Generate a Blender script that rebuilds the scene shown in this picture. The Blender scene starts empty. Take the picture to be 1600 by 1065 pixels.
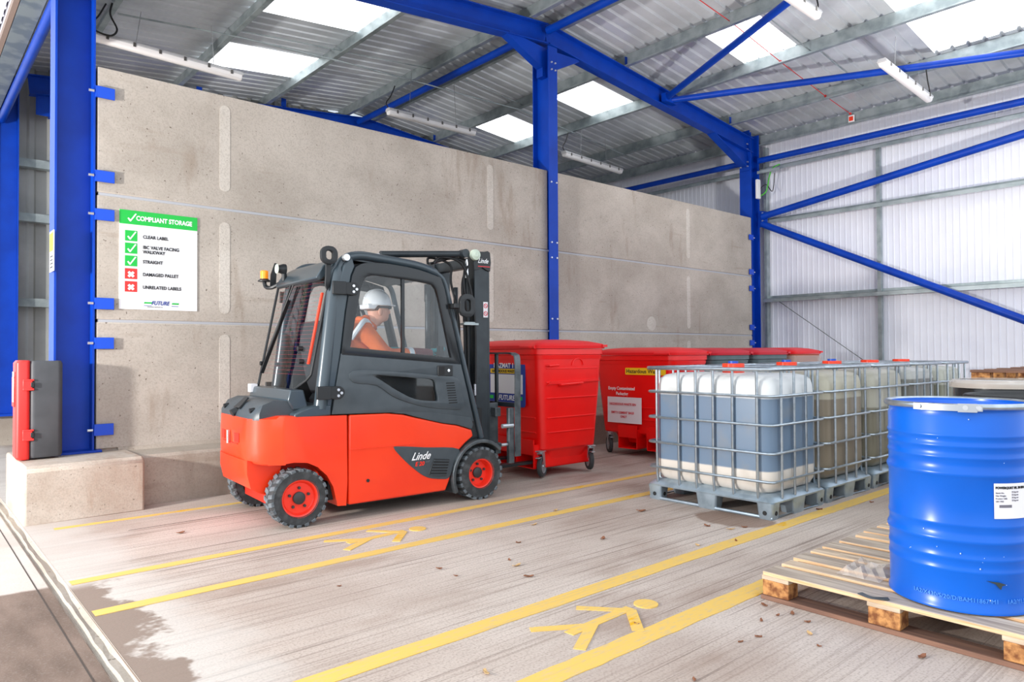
import bpy, bmesh, math, random
from mathutils import Vector, Matrix
random.seed(7)
D = bpy.data
SC = bpy.context.scene
C = SC.collection
PI = math.pi

def s2l(c):
    c = c / 255.0
    return c / 12.92 if c <= 0.04045 else ((c + 0.055) / 1.055) ** 2.4
def rgb(r, g, b): return (s2l(r), s2l(g), s2l(b), 1.0)

# ------------------------------------------------------------------ camera
yaw, pitch, roll = (math.radians(v) for v in (41.3, 0.94, -0.30))
cy, sy, cp, sp = math.cos(yaw), math.sin(yaw), math.cos(pitch), math.sin(pitch)
fw = Vector((sy * cp, cy * cp, sp)); r0 = Vector((cy, -sy, 0)); u0 = r0.cross(fw)
cr, sr = math.cos(roll), math.sin(roll)
rt = cr * r0 + sr * u0; up = -sr * r0 + cr * u0
cd = D.cameras.new('camera'); cam = D.objects.new('camera', cd); C.objects.link(cam)
cd.sensor_width = 36; cd.lens = 1102 / 1600 * 36; cd.clip_start = 0.05; cd.clip_end = 300
cam.matrix_world = Matrix(((rt.x, up.x, -fw.x, 0), (rt.y, up.y, -fw.y, 0), (rt.z, up.z, -fw.z, 1.28), (0, 0, 0, 1)))
SC.camera = cam

# ------------------------------------------------------------------ light
w = D.worlds.new('overcast_sky'); SC.world = w; w.use_nodes = True
bg = w.node_tree.nodes['Background']
bg.inputs['Color'].default_value = (0.86, 0.93, 1.0, 1); bg.inputs['Strength'].default_value = 1.55
def lamp(name, kind, loc, energy, color=(1, 1, 1), **kw):
    l = D.lights.new(name, kind); l.energy = energy; l.color = color
    for k, v in kw.items(): setattr(l, k, v)
    o = D.objects.new(name, l); C.objects.link(o); o.location = loc
    return o
# the photographer's strobe on a stand outside the open bay (its shadows fall towards +X)
lamp('photo_strobe', 'POINT', (-4.0, 5.0, 1.8), 1900, (1.0, 0.97, 0.93), shadow_soft_size=0.14)
# second strobe, just past the right edge of the frame, turned up towards the roof and the white wall
l2_ = lamp('photo_strobe_upward', 'SPOT', (8.5, 1.6, 2.1), 400, (1.0, 0.98, 0.96), shadow_soft_size=0.12, spot_size=math.radians(150), spot_blend=0.6)
l2_.rotation_euler = Vector((0.35, 0.25, 1.0)).to_track_quat('-Z', 'Y').to_euler()
SC.view_settings.view_transform = 'Standard'; SC.view_settings.look = 'None'
SC.view_settings.exposure = 0.36; SC.view_settings.gamma = 1.0; SC.view_settings.use_curve_mapping = False

# ------------------------------------------------------------------ materials
def mat(name, col, rough=0.5, metal=0.0, col2=None, scale=6.0, stretch=(1, 1, 1), lo=0.4, hi=0.65, bump=0.0, bscale=60.0,
        trans=0.0, alpha=1.0, emit=0.0, coat=0.0, spec=0.5, detail=5.0, sss=0.0):
    m = D.materials.new(name); m.use_nodes = True
    nt = m.node_tree; N = nt.nodes; L = nt.links; b = N['Principled BSDF']
    b.inputs['Base Color'].default_value = col; b.inputs['Roughness'].default_value = rough
    b.inputs['Metallic'].default_value = metal; b.inputs['Transmission Weight'].default_value = trans
    b.inputs['Alpha'].default_value = alpha; b.inputs['Coat Weight'].default_value = coat
    b.inputs['Specular IOR Level'].default_value = spec
    if emit: b.inputs['Emission Color'].default_value = col; b.inputs['Emission Strength'].default_value = emit
    tc = N.new('ShaderNodeTexCoord'); mp = N.new('ShaderNodeMapping'); mp.inputs['Scale'].default_value = stretch
    L.new(tc.outputs['Object'], mp.inputs['Vector'])
    if col2:
        n = N.new('ShaderNodeTexNoise'); n.inputs['Scale'].default_value = scale; n.inputs['Detail'].default_value = detail
        L.new(mp.outputs[0], n.inputs['Vector'])
        r = N.new('ShaderNodeValToRGB'); r.color_ramp.elements[0].position = lo; r.color_ramp.elements[1].position = hi
        r.color_ramp.elements[0].color = col; r.color_ramp.elements[1].color = col2
        L.new(n.outputs['Fac'], r.inputs['Fac']); L.new(r.outputs[0], b.inputs['Base Color'])
    if bump:
        n2 = N.new('ShaderNodeTexNoise'); n2.inputs['Scale'].default_value = bscale; n2.inputs['Detail'].default_value = 6
        L.new(mp.outputs[0], n2.inputs['Vector'])
        bp = N.new('ShaderNodeBump'); bp.inputs['Strength'].default_value = bump; bp.inputs['Distance'].default_value = 0.01
        L.new(n2.outputs['Fac'], bp.inputs['Height']); L.new(bp.outputs[0], b.inputs['Normal'])
    return m
class NG:                                   # small node helper
    def __init__(s, m): s.nt = m.node_tree; s.N = s.nt.nodes; s.L = s.nt.links; s.b = s.N['Principled BSDF']
    def n(s, t, **kw):
        x = s.N.new(t)
        for k, v in kw.items():
            if k in x.inputs.keys(): 
                if hasattr(v, 'is_linked'): s.L.new(v, x.inputs[k])
                else: x.inputs[k].default_value = v
            else: setattr(x, k, v)
        return x
    def math(s, op, a, b=0.0):
        x = s.N.new('ShaderNodeMath'); x.operation = op
        for i, v in enumerate((a, b)):
            if hasattr(v, 'is_linked'): s.L.new(v, x.inputs[i])
            else: x.inputs[i].default_value = v
        return x.outputs[0]
    def mix(s, f, a, b):
        x = s.N.new('ShaderNodeMix'); x.data_type = 'RGBA'
        for i, v in ((0, f), (6, a), (7, b)):
            if hasattr(v, 'is_linked'): s.L.new(v, x.inputs[i])
            else: x.inputs[i].default_value = v
        return x.outputs[2]
    def noise(s, vec, scale, detail=5, st=(1, 1, 1), rough=0.5):
        mp = s.N.new('ShaderNodeMapping'); mp.inputs['Scale'].default_value = st; s.L.new(vec, mp.inputs[0])
        x = s.N.new('ShaderNodeTexNoise'); x.inputs['Scale'].default_value = scale; x.inputs['Detail'].default_value = detail
        x.inputs['Roughness'].default_value = rough
        s.L.new(mp.outputs[0], x.inputs['Vector']); return x.outputs['Fac']
    def ss(s, v, lo, hi):
        x = s.N.new('ShaderNodeMapRange'); x.interpolation_type = 'SMOOTHSTEP'
        s.L.new(v, x.inputs[0]); x.inputs[1].default_value = lo; x.inputs[2].default_value = hi; return x.outputs[0]

def floor_material():
    m = D.materials.new('brushed_concrete'); m.use_nodes = True; g = NG(m)
    P = g.n('ShaderNodeTexCoord').outputs['Object']
    sx = g.n('ShaderNodeSeparateXYZ'); g.L.new(P, sx.inputs[0]); X, Y = sx.outputs[0], sx.outputs[1]
    big = g.noise(P, 0.9, 4); fine = g.noise(P, 90, 4)
    col = g.mix(g.ss(big, 0.35, 0.7), rgb(200, 187, 177), rgb(178, 162, 151))
    col = g.mix(g.math('MULTIPLY', g.ss(fine, 0.45, 0.72), 0.5), col, rgb(134, 120, 111))
    # tined grooves running along X
    gr = g.noise(P, 1.0, 3, (0.35, 42, 1), 0.7); gm = g.noise(P, 0.8, 3, (0.5, 1.5, 1))
    grf = g.math('MULTIPLY', g.ss(gr, 0.56, 0.64), g.ss(gm, 0.30, 0.62))
    col = g.mix(g.math('MULTIPLY', grf, 0.75), col, rgb(92, 76, 68))
    gr2 = g.noise(P, 1.0, 3, (0.5, 70, 1), 0.7); col = g.mix(g.math('MULTIPLY', g.ss(gr2, 0.5, 0.66), 0.35), col, rgb(128, 112, 102))
    # oily brown smears, stretched along the traffic direction
    sm = g.noise(P, 0.9, 6, (0.55, 1.6, 1), 0.6)
    col = g.mix(g.math('MULTIPLY', g.ss(sm, 0.5, 0.72), 0.6), col, rgb(134, 110, 95))
    # white laitance near the slab edge and wet stain by the kerb
    wob = g.noise(P, 2.2, 5, (1, 1, 1), 0.6)
    xw = g.math('ADD', X, g.math('MULTIPLY', wob, -0.75)); 
    pale = g.math('SUBTRACT', 1.0, g.ss(xw, 0.58, 0.95))
    col = g.mix(g.math('MULTIPLY', pale, 0.6), col, rgb(196, 190, 184))
    edge = g.math('SUBTRACT', 1.0, g.ss(xw, 0.52, 0.57))
    yy = g.math('MULTIPLY', g.math('SUBTRACT', 1.0, g.ss(Y, 4.45, 4.62)), edge)
    col = g.mix(g.math('MULTIPLY', yy, 0.9), col, rgb(128, 110, 98))
    # damp patch under the first tank
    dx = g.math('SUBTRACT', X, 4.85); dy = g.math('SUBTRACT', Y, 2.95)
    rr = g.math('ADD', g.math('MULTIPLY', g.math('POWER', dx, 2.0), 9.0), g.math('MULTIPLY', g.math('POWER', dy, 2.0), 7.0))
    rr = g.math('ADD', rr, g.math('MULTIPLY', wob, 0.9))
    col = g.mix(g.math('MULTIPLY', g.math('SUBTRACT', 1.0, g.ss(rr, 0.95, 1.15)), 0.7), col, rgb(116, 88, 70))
    g.L.new(col, g.b.inputs['Base Color']); g.b.inputs['Roughness'].default_value = 0.8; g.b.inputs['Specular IOR Level'].default_value = 0.25
    h = g.math('ADD', g.math('MULTIPLY', gr, -1.0), g.math('MULTIPLY', fine, 0.4))
    bp = g.n('ShaderNodeBump'); bp.inputs['Strength'].default_value = 0.35; bp.inputs['Distance'].default_value = 0.006
    g.L.new(h, bp.inputs['Height']); g.L.new(bp.outputs[0], g.b.inputs['Normal'])
    return m
def yard_material():
    m = D.materials.new('yard_concrete'); m.use_nodes = True; g = NG(m)
    P = g.n('ShaderNodeTexCoord').outputs['Object']
    sx = g.n('ShaderNodeSeparateXYZ'); g.L.new(P, sx.inputs[0]); X, Y = sx.outputs[0], sx.outputs[1]
    big = g.noise(P, 1.4, 5); fine = g.noise(P, 120, 3)
    col = g.mix(g.ss(big, 0.3, 0.7), rgb(200, 190, 182), rgb(182, 170, 161))
    wob = g.noise(P, 1.1, 4); yw = g.math('ADD', Y, g.math('MULTIPLY', wob, 0.45))
    wet = g.math('SUBTRACT', 1.0, g.ss(yw, 4.86, 4.92))
    dark = g.mix(g.ss(g.noise(P, 3.0, 6, (2, .6, 1)), 0.35, 0.7), rgb(124, 106, 95), rgb(100, 84, 74))
    col = g.mix(wet, col, dark)
    col = g.mix(g.math('MULTIPLY', g.ss(fine, 0.5, 0.7), 0.25), col, rgb(150, 140, 132))
    g.L.new(col, g.b.inputs['Base Color']); g.b.inputs['Roughness'].default_value = 0.75; g.b.inputs['Specular IOR Level'].default_value = 0.25
    bp = g.n('ShaderNodeBump'); bp.inputs['Strength'].default_value = 0.2; bp.inputs['Distance'].default_value = 0.005
    g.L.new(fine, bp.inputs['Height']); g.L.new(bp.outputs[0], g.b.inputs['Normal'])
    return m
def concrete_material(name, a, b, brown, seed=0.0, brown_amt=0.45):
    m = D.materials.new(name); m.use_nodes = True; g = NG(m)
    P = g.n('ShaderNodeTexCoord').outputs['Object']
    big = g.noise(P, 1.1 + seed, 6, (1, 1, 1.3), 0.6); fine = g.noise(P, 70, 5); pit = g.noise(P, 38, 2)
    drip = g.noise(P, 1.5, 5, (2.2, 1, 0.5), 0.6)
    col = g.mix(g.ss(big, 0.3, 0.7), a, b)
    col = g.mix(g.math('MULTIPLY', g.ss(drip, 0.56, 0.72), brown_amt), col, brown)
    smear = g.noise(P, 1.6, 5, (0.6, 1, 5.0), 0.6)
    col = g.mix(g.math('MULTIPLY', g.ss(smear, 0.6, 0.72), brown_amt * .6), col, brown)
    col = g.mix(g.math('MULTIPLY', g.ss(fine, 0.42, 0.7), 0.30), col, rgb(140, 130, 120))
    col = g.mix(g.math('MULTIPLY', g.ss(pit, 0.70, 0.74), 0.8), col, rgb(96, 84, 74))
    g.L.new(col, g.b.inputs['Base Color']); g.b.inputs['Roughness'].default_value = 0.85; g.b.inputs['Specular IOR Level'].default_value = 0.2
    bp = g.n('ShaderNodeBump'); bp.inputs['Strength'].default_value = 0.25; bp.inputs['Distance'].default_value = 0.005
    g.L.new(fine, bp.inputs['Height']); g.L.new(bp.outputs[0], g.b.inputs['Normal'])
    return m
def paint_material(name, pale, strong):
    m = D.materials.new(name); m.use_nodes = True; g = NG(m)
    P = g.n('ShaderNodeTexCoord').outputs['Object']
    n1 = g.noise(P, 1.3, 6, (1.1, 3, 1), 0.6); n2 = g.noise(P, 26, 5, (0.5, 2.0, 1), 0.7); n3 = g.noise(P, 1.0, 3, (0.6, 60, 1), 0.7)
    col = g.mix(g.ss(g.math('ADD', n1, g.math('MULTIPLY', n2, 0.16)), 0.69, 0.73), pale, strong)
    col = g.mix(g.math('MULTIPLY', g.ss(n3, 0.55, 0.68), 0.45), col, rgb(186, 160, 112))
    col = g.mix(g.math('MULTIPLY', g.ss(n2, 0.50, 0.66), 0.55), col, rgb(188, 170, 146))
    g.L.new(col, g.b.inputs['Base Color']); g.b.inputs['Roughness'].default_value = 0.7; g.b.inputs['Specular IOR Level'].default_value = 0.25
    return m
def tank_material(name, bands):
    # translucent plastic through which the contents of the tank show: bands = [(height, colour of what fills it up to there)]
    m = D.materials.new(name); m.use_nodes = True; g = NG(m)
    P = g.n('ShaderNodeTexCoord').outputs['Object']
    sx = g.n('ShaderNodeSeparateXYZ'); g.L.new(P, sx.inputs[0]); Z = sx.outputs[2]
    n = g.noise(P, 5.0, 5)
    zz = g.math('ADD', Z, g.math('MULTIPLY', g.noise(P, 7.0, 3), 0.012))
    col = bands[0][1]
    for (h, c0), (h2, c1) in zip(bands, bands[1:]):
        col = g.mix(g.ss(zz, h2 - 0.008, h2 + 0.008), col, c1)
    col = g.mix(g.math('MULTIPLY', g.ss(n, 0.5, 0.75), 0.25), col, rgb(150, 140, 120))
    g.L.new(col, g.b.inputs['Base Color']); g.b.inputs['Roughness'].default_value = 0.32
    g.b.inputs['Subsurface Weight'].default_value = 0.15; g.b.inputs['Subsurface Radius'].default_value = (0.03, 0.03, 0.03)
    return m

M = {}
M['floor'] = floor_material(); M['yard'] = yard_material()
M['panel'] = concrete_material('precast_concrete', rgb(196, 187, 177), rgb(172, 163, 153), rgb(144, 124, 106))
M['panel_mark'] = concrete_material('pale_cast_mark', rgb(212, 205, 196), rgb(198, 190, 180), rgb(170, 156, 142), 0, .3)
M['footing'] = concrete_material('footing_concrete', rgb(180, 170, 158), rgb(158, 146, 134), rgb(132, 116, 98))
M['block'] = concrete_material('block_concrete', rgb(194, 184, 172), rgb(174, 159, 145), rgb(150, 116, 92), 1.2, .6)
M['mortar'] = mat('mortar', rgb(176, 178, 184), .9)
M['paint'] = paint_material('yellow_floor_paint', rgb(222, 184, 98), rgb(220, 166, 12))
M['blue'] = mat('blue_steel_paint', rgb(0, 64, 178), .42, 0, rgb(0, 56, 162), 3, spec=.3)
M['blue_light'] = mat('blue_clip_paint', rgb(0, 74, 205), .45)
M['galv'] = mat('galvanised_steel', rgb(172, 182, 184), .42, .55, rgb(140, 152, 155), 5, bump=.05, bscale=30)
M['sheet'] = mat('roof_sheet', rgb(214, 220, 226), .35, .2, rgb(196, 202, 208), 2)
M['white_clad'] = mat('white_cladding', rgb(236, 238, 248), .42, .0, rgb(226, 228, 240), 1.2)
M['grey_clad'] = mat('grey_cladding', rgb(176, 178, 176), .45, .2, rgb(160, 162, 160), 2)
M['flash'] = mat('brown_flashing', rgb(140, 122, 112), .6)
M['soffit'] = mat('lintel_galvanised', rgb(134, 146, 152), .5, .3, rgb(108, 122, 134), 4, lo=.45, hi=.55)
M['lightwhite'] = mat('diffuser', rgb(236, 234, 234), .35)
M['lightgrey'] = mat('light_body', rgb(190, 190, 192), .5)
M['clip'] = mat('steel_clip', rgb(120, 116, 112), .35, .8)
M['bolt'] = mat('zinc_bolt', rgb(215, 218, 222), .3, .7)
M['black'] = mat('black_rubber_cable', rgb(22, 22, 24), .55)
M['wire'] = mat('steel_wire', rgb(170, 172, 175), .35, .8)
M['skylight'] = mat('skylight_sheet', (0.95, 0.98, 1.0, 1), .5, emit=1.35)
M['orange'] = mat('orange_red_paint', rgb(248, 62, 22), .3, 0, rgb(240, 54, 18), 2, coat=.2)
M['orange_dk'] = mat('red_chassis_paint', rgb(214, 40, 22), .45)
M['anth'] = mat('anthracite_panel', rgb(66, 74, 80), .42, 0, rgb(58, 66, 72), 8, bump=.04, bscale=200)
M['anth_tube'] = mat('anthracite_tube', rgb(62, 74, 82), .28, .1, coat=.2)
M['blk'] = mat('black_plastic', rgb(30, 33, 36), .45)
M['blk_gloss'] = mat('black_frame', rgb(26, 30, 34), .22)
M['inner'] = mat('cab_inner_black', rgb(24, 25, 27), .7)
M['seat'] = mat('seat_fabric', rgb(40, 42, 46), .85)
M['lug'] = mat('tread_rubber', rgb(104, 112, 118), .75, 0, rgb(70, 74, 78), 22, bump=.1)
M['tyre'] = mat('tyre_rubber', rgb(52, 54, 56), .8, 0, rgb(78, 80, 82), 14, lo=.48, hi=.7, bump=.1)
M['rim'] = mat('red_rim', rgb(246, 50, 30), .35, coat=.2)
M['hub'] = mat('dark_hub', rgb(52, 52, 54), .5)
M['chrome'] = mat('chrome', rgb(220, 222, 226), .15, .95)
M['mast'] = mat('mast_steel', rgb(48, 55, 60), .38, .2, rgb(40, 46, 51), 9)
M['mast_grey'] = mat('worn_steel', rgb(96, 102, 106), .42, .5, rgb(70, 76, 80), 12)
M['amber'] = mat('amber_lens', (1.0, 0.28, 0.01, 1), .2, emit=.35, coat=.4)
M['greenlamp'] = mat('lamp_glass', rgb(200, 214, 196), .2)
M['white'] = mat('white_paint', rgb(242, 242, 244), .5)
M['label_white'] = mat('label_white', rgb(232, 230, 234), .6)
M['green'] = mat('sign_green', rgb(16, 184, 66), .5)
M['sign_red'] = mat('sign_red', rgb(226, 50, 46), .5)
M['ink'] = mat('ink_black', rgb(30, 30, 34), .6)
M['ink_blue'] = mat('ink_blue', rgb(24, 58, 150), .5)
M['ink_red'] = mat('ink_red', rgb(214, 60, 70), .6)
M['ink_grey'] = mat('ink_grey', rgb(110, 108, 118), .6)
M['yellow'] = mat('label_yellow', rgb(246, 200, 20), .5)
M['bin_red'] = mat('bin_red', rgb(248, 14, 10), .38, 0, rgb(240, 8, 8), 3, coat=.15)
M['bin_grey'] = mat('bin_grey', rgb(92, 108, 112), .45, 0, rgb(78, 94, 98), 4)
M['lid_red'] = mat('lid_red', rgb(238, 24, 30), .42)
M['lid_crimson'] = mat('lid_crimson', rgb(206, 26, 46), .45)
M['film'] = mat('clear_film', rgb(225, 215, 205), .12, 0, alpha=.38, rgb2=None) if False else mat('clear_film', rgb(225, 215, 205), .12, 0, alpha=.4)
M['bin_rust'] = mat('brown_bin', rgb(176, 84, 52), .6)
M['castor_tyre'] = mat('castor_tyre', rgb(58, 60, 62), .7)
M['zinc'] = mat('zinc', rgb(196, 202, 208), .3, .8)
M['cage'] = mat('cage_tube', rgb(178, 188, 196), .28, .85, rgb(160, 170, 178), 20)
M['cage_pallet'] = mat('galvanised_pallet', rgb(170, 186, 198), .35, .6, rgb(146, 162, 174), 9)
M['cap'] = mat('red_cap', rgb(238, 64, 32), .4); M['cap_blue'] = mat('blue_cap', rgb(20, 80, 190), .4)
M['drum'] = mat('drum_blue', rgb(0, 92, 196), .28, 0, rgb(0, 86, 186), 3, spec=.35)
M['drum_in'] = mat('drum_lid_blue', rgb(0, 90, 200), .4)
M['drum_blk'] = mat('drum_black', rgb(16, 16, 18), .25, coat=.3, bump=.12, bscale=25)
M['drum_text'] = mat('faded_blue_print', rgb(70, 140, 225), .5)
M['scuff'] = mat('scuff', rgb(40, 52, 56), .7); M['chip'] = mat('paint_chip', rgb(180, 205, 235), .6)
M['wood'] = mat('pallet_wood', rgb(214, 192, 166), .8, 0, rgb(160, 138, 118), 3, (14, .9, 6), .4, .7, bump=.15, bscale=20)
M['wood_end'] = mat('fresh_wood_edge', rgb(226, 190, 150), .8, 0, rgb(206, 160, 116), 8, (3, .6, 10))
M['wood_grey'] = mat('weathered_board', rgb(196, 180, 162), .8, 0, rgb(148, 132, 118), 3, (16, .8, 6), .38, .66, bump=.2, bscale=20)
M['block_wood'] = mat('chipboard_block', rgb(196, 140, 84), .85, 0, rgb(120, 70, 36), 26, (1, 1, 1), .4, .62, bump=.5, bscale=60)
M['bottom_wood'] = mat('dirty_bottom_board', rgb(134, 98, 80), .85, 0, rgb(92, 66, 56), 3, (10, .7, 6))
M['orange_cloth'] = mat('orange_workwear', rgb(232, 112, 40), .85, 0, rgb(206, 88, 30), 7, bump=.25, bscale=16)
M['skin'] = mat('skin', rgb(216, 158, 134), .5, sss=.1)
M['teal'] = mat('teal_glove', rgb(0, 150, 158), .5)
M['helmet'] = mat('white_helmet', rgb(240, 242, 246), .25, coat=.4)
M['reflect'] = mat('reflective_tape', rgb(214, 220, 226), .4)
M['sleeve'] = mat('dark_sleeve', rgb(120, 58, 62), .8)
M['leaf'] = mat('dry_leaf', rgb(136, 88, 62), .8, 0, rgb(104, 66, 46), 40)
M['leaf_pale'] = mat('pale_leaf', rgb(196, 160, 110), .8)
M['ext_red'] = mat('case_red', rgb(240, 52, 48), .4); M['ext_grey'] = mat('case_grey', rgb(72, 74, 78), .55, 0, rgb(62, 64, 68), 6)
M['redcord'] = mat('red_cord', rgb(214, 40, 40), .5); M['greencable'] = mat('green_cable', rgb(70, 180, 50), .5)
M['crack'] = mat('joint_gap', rgb(70, 60, 54), .95)
def glass_mat(name, tint, a):
    m = D.materials.new(name); m.use_nodes = True; g = NG(m)
    t = g.N.new('ShaderNodeBsdfTransparent'); t.inputs[0].default_value = tint
    gl = g.N.new('ShaderNodeBsdfGlossy'); gl.inputs['Roughness'].default_value = 0.03; gl.inputs['Color'].default_value = (1, 1, 1, 1)
    fr = g.N.new('ShaderNodeFresnel'); fr.inputs[0].default_value = 1.45
    f = g.math('ADD', g.math('MULTIPLY', fr.outputs[0], 0.5), a)
    mx = g.N.new('ShaderNodeMixShader'); g.L.new(f, mx.inputs[0]); g.L.new(t.outputs[0], mx.inputs[1]); g.L.new(gl.outputs[0], mx.inputs[2])
    g.L.new(mx.outputs[0], g.N['Material Output'].inputs[0]); return m
M['glass'] = glass_mat('cab_glass', (.93, .95, .96, 1), .012)

# ------------------------------------------------------------------ mesh helpers
class MB:
    def __init__(s): s.v = []; s.f = []
    def add(s, vs, fs):
        k = len(s.v); s.v += [Vector(p) for p in vs]; s.f += [tuple(i + k for i in f) for f in fs]; return s
    def box(s, x0, x1, y0, y1, z0, z1, R=None, c=None):
        vs = [Vector((x, y, z)) for x in (x0, x1) for y in (y0, y1) for z in (z0, z1)]
        if R: vs = [R @ (p - Vector(c)) + Vector(c) for p in vs]
        return s.add(vs, [(0, 1, 3, 2), (4, 6, 7, 5), (0, 4, 5, 1), (2, 3, 7, 6), (0, 2, 6, 4), (1, 5, 7, 3)])
    def tube(s, path, r, n=10, caps=True, closed=False):
        P = [Vector(p) for p in path]; m = len(P); rs = r if isinstance(r, (list, tuple)) else [r] * m
        prev = None; rings = []
        for i, p in enumerate(P):
            if closed: t = (P[(i + 1) % m] - P[i - 1])
            else: t = (P[min(i + 1, m - 1)] - P[max(i - 1, 0)])
            t.normalize()
            if prev is None:
                a = Vector((0, 0, 1)) if abs(t.z) < .9 else Vector((1, 0, 0)); u = t.cross(a).normalized()
            else: u = (prev - t * prev.dot(t)).normalized()
            prev = u; v = t.cross(u)
            rings.append([p + (u * math.cos(2 * PI * k / n) + v * math.sin(2 * PI * k / n)) * rs[i] for k in range(n)])
        vs = [q for ring in rings for q in ring]; fs = []
        for i in range(m if closed else m - 1):
            a, b = i * n, ((i + 1) % m) * n
            for k in range(n): fs.append((a + k, a + (k + 1) % n, b + (k + 1) % n, b + k))
        if caps and not closed: fs += [tuple(range(n - 1, -1, -1)), tuple(range((m - 1) * n, m * n))]
        return s.add(vs, fs)
    def cyl(s, a, b, r, r2=None, n=20): return s.tube([a, b], [r, r if r2 is None else r2], n)
    def bar(s, a, b, w, h, upv=(0, 0, 1)):           # rectangular bar from a to b
        return s.ribbon([a, b], w, h, upv)
    def ribbon(s, path, w, h, upv=(0, 0, 1)):
        P = [Vector(p) for p in path]; m = len(P); U = Vector(upv); vs = []; fs = []
        ws = w if isinstance(w, (list, tuple)) else [w] * m; hs = h if isinstance(h, (list, tuple)) else [h] * m
        for i, p in enumerate(P):
            t = (P[min(i + 1, m - 1)] - P[max(i - 1, 0)]).normalized()
            sd = t.cross(U).normalized(); u = sd.cross(t).normalized()
            for a, b in ((-1, -1), (1, -1), (1, 1), (-1, 1)): vs.append(p + sd * a * ws[i] / 2 + u * b * hs[i] / 2)
        for i in range(m - 1):
            for k in range(4): fs.append((i * 4 + k, i * 4 + (k + 1) % 4, i * 4 + 4 + (k + 1) % 4, i * 4 + 4 + k))
        fs += [(3, 2, 1, 0), tuple(range(4 * m - 4, 4 * m))]
        return s.add(vs, fs)
    def prism(s, pts, a0, a1, ax='y'):
        n = len(pts); f = {'y': lambda p, a: (p[0], a, p[1]), 'x': lambda p, a: (a, p[0], p[1]), 'z': lambda p, a: (p[0], p[1], a)}[ax]
        vs = [f(p, a0) for p in pts] + [f(p, a1) for p in pts]
        return s.add(vs, [tuple(range(n)), tuple(range(2 * n - 1, n - 1, -1))] + [(i, (i + 1) % n, n + (i + 1) % n, n + i) for i in range(n)])
    def lathe(s, prof, c=(0, 0, 0), n=48, ax='z', closed=False):
        c = Vector(c); vs = []; fs = []; m = len(prof)
        for k in range(n):
            a = 2 * PI * k / n
            for r, z in prof:
                p = (r * math.cos(a), r * math.sin(a), z)
                if ax == 'y': p = (p[0], p[2], p[1])
                if ax == 'x': p = (p[2], p[0], p[1])
                vs.append(c + Vector(p))
        for k in range(n):
            for i in range(m if closed else m - 1):
                j = (i + 1) % m; a = k * m; b = ((k + 1) % n) * m; fs.append((a + i, b + i, b + j, a + j))
        return s.add(vs, fs)
    def loft(s, layers, seg=5):                      # (z, x0, x1, y0, y1, corner radius)
        vs = []; fs = []; n = 4 * (seg + 1)
        for z, x0, x1, y0, y1, r in layers:
            for q, (cx, cy_) in enumerate(((x1 - r, y1 - r), (x0 + r, y1 - r), (x0 + r, y0 + r), (x1 - r, y0 + r))):
                for k in range(seg + 1):
                    a = (q + k / seg) * PI / 2; vs.append((cx + r * math.cos(a), cy_ + r * math.sin(a), z))
        for i in range(len(layers) - 1):
            for k in range(n): fs.append((i * n + k, i * n + (k + 1) % n, (i + 1) * n + (k + 1) % n, (i + 1) * n + k))
        fs += [tuple(range(n - 1, -1, -1)), tuple(range((len(layers) - 1) * n, len(layers) * n))]
        return s.add(vs, fs)
    def ball(s, c, rx, ry=None, rz=None, n=16, m=10, z0=-1.0, z1=1.0):
        ry = ry or rx; rz = rz or rx; vs = []; fs = []
        t0, t1 = math.asin(z0), math.asin(z1)
        for i in range(m + 1):
            t = t0 + (t1 - t0) * i / m
            for k in range(n):
                a = 2 * PI * k / n; vs.append((c[0] + rx * math.cos(t) * math.cos(a), c[1] + ry * math.cos(t) * math.sin(a), c[2] + rz * math.sin(t)))
        for i in range(m):
            for k in range(n): fs.append((i * n + k, i * n + (k + 1) % n, (i + 1) * n + (k + 1) % n, (i + 1) * n + k))
        fs += [tuple(range(n - 1, -1, -1)), tuple(range(m * n, m * n + n))]
        return s.add(vs, fs)
def finish(me, smooth=True, ang=0.6):
    bm = bmesh.new(); bm.from_mesh(me); bmesh.ops.remove_doubles(bm, verts=bm.verts, dist=1e-5)
    big = [f for f in bm.faces if len(f.verts) > 4]
    if big: bmesh.ops.triangulate(bm, faces=big)
    bmesh.ops.recalc_face_normals(bm, faces=bm.faces); bm.to_mesh(me); bm.free()
    if smooth:
        for p in me.polygons: p.use_smooth = True
        me.set_sharp_from_angle(angle=ang)
def link(name, me, m, parent=None, bevel=0, recenter=True):
    o = D.objects.new(name, me); C.objects.link(o)
    if m: me.materials.clear(); me.materials.append(M[m] if isinstance(m, str) else m)
    if parent: o.parent = parent
    elif recenter and len(me.vertices):
        xs = [v.co.x for v in me.vertices]; ys = [v.co.y for v in me.vertices]; zs = [v.co.z for v in me.vertices]
        c = Vector(((min(xs) + max(xs)) / 2, (min(ys) + max(ys)) / 2, min(zs)))
        me.transform(Matrix.Translation(-c)); o.location = c
    if bevel:
        b = o.modifiers.new('bevel', 'BEVEL'); b.width = bevel; b.segments = 2; b.limit_method = 'ANGLE'; b.angle_limit = 0.7
    return o
def obj(name, mb, m, parent=None, bevel=0, smooth=True, ang=0.6, recenter=True):
    me = D.meshes.new(name); me.from_pydata([tuple(v) for v in mb.v], [], mb.f); finish(me, smooth, ang)
    return link(name, me, m, parent, bevel, recenter)
def tag(o, label=None, cat=None, group=None, kind=None):
    if label: o['label'] = label
    if cat: o['category'] = cat
    if group: o['group'] = group
    if kind: o['kind'] = kind
    return o
def thing(name, label, cat, loc=(0, 0, 0), rz=0, group=None):
    o = D.objects.new(name, None); C.objects.link(o); o.location = loc; o.rotation_euler = (0, 0, rz); o.empty_display_size = .1
    return tag(o, label, cat, group)
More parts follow.
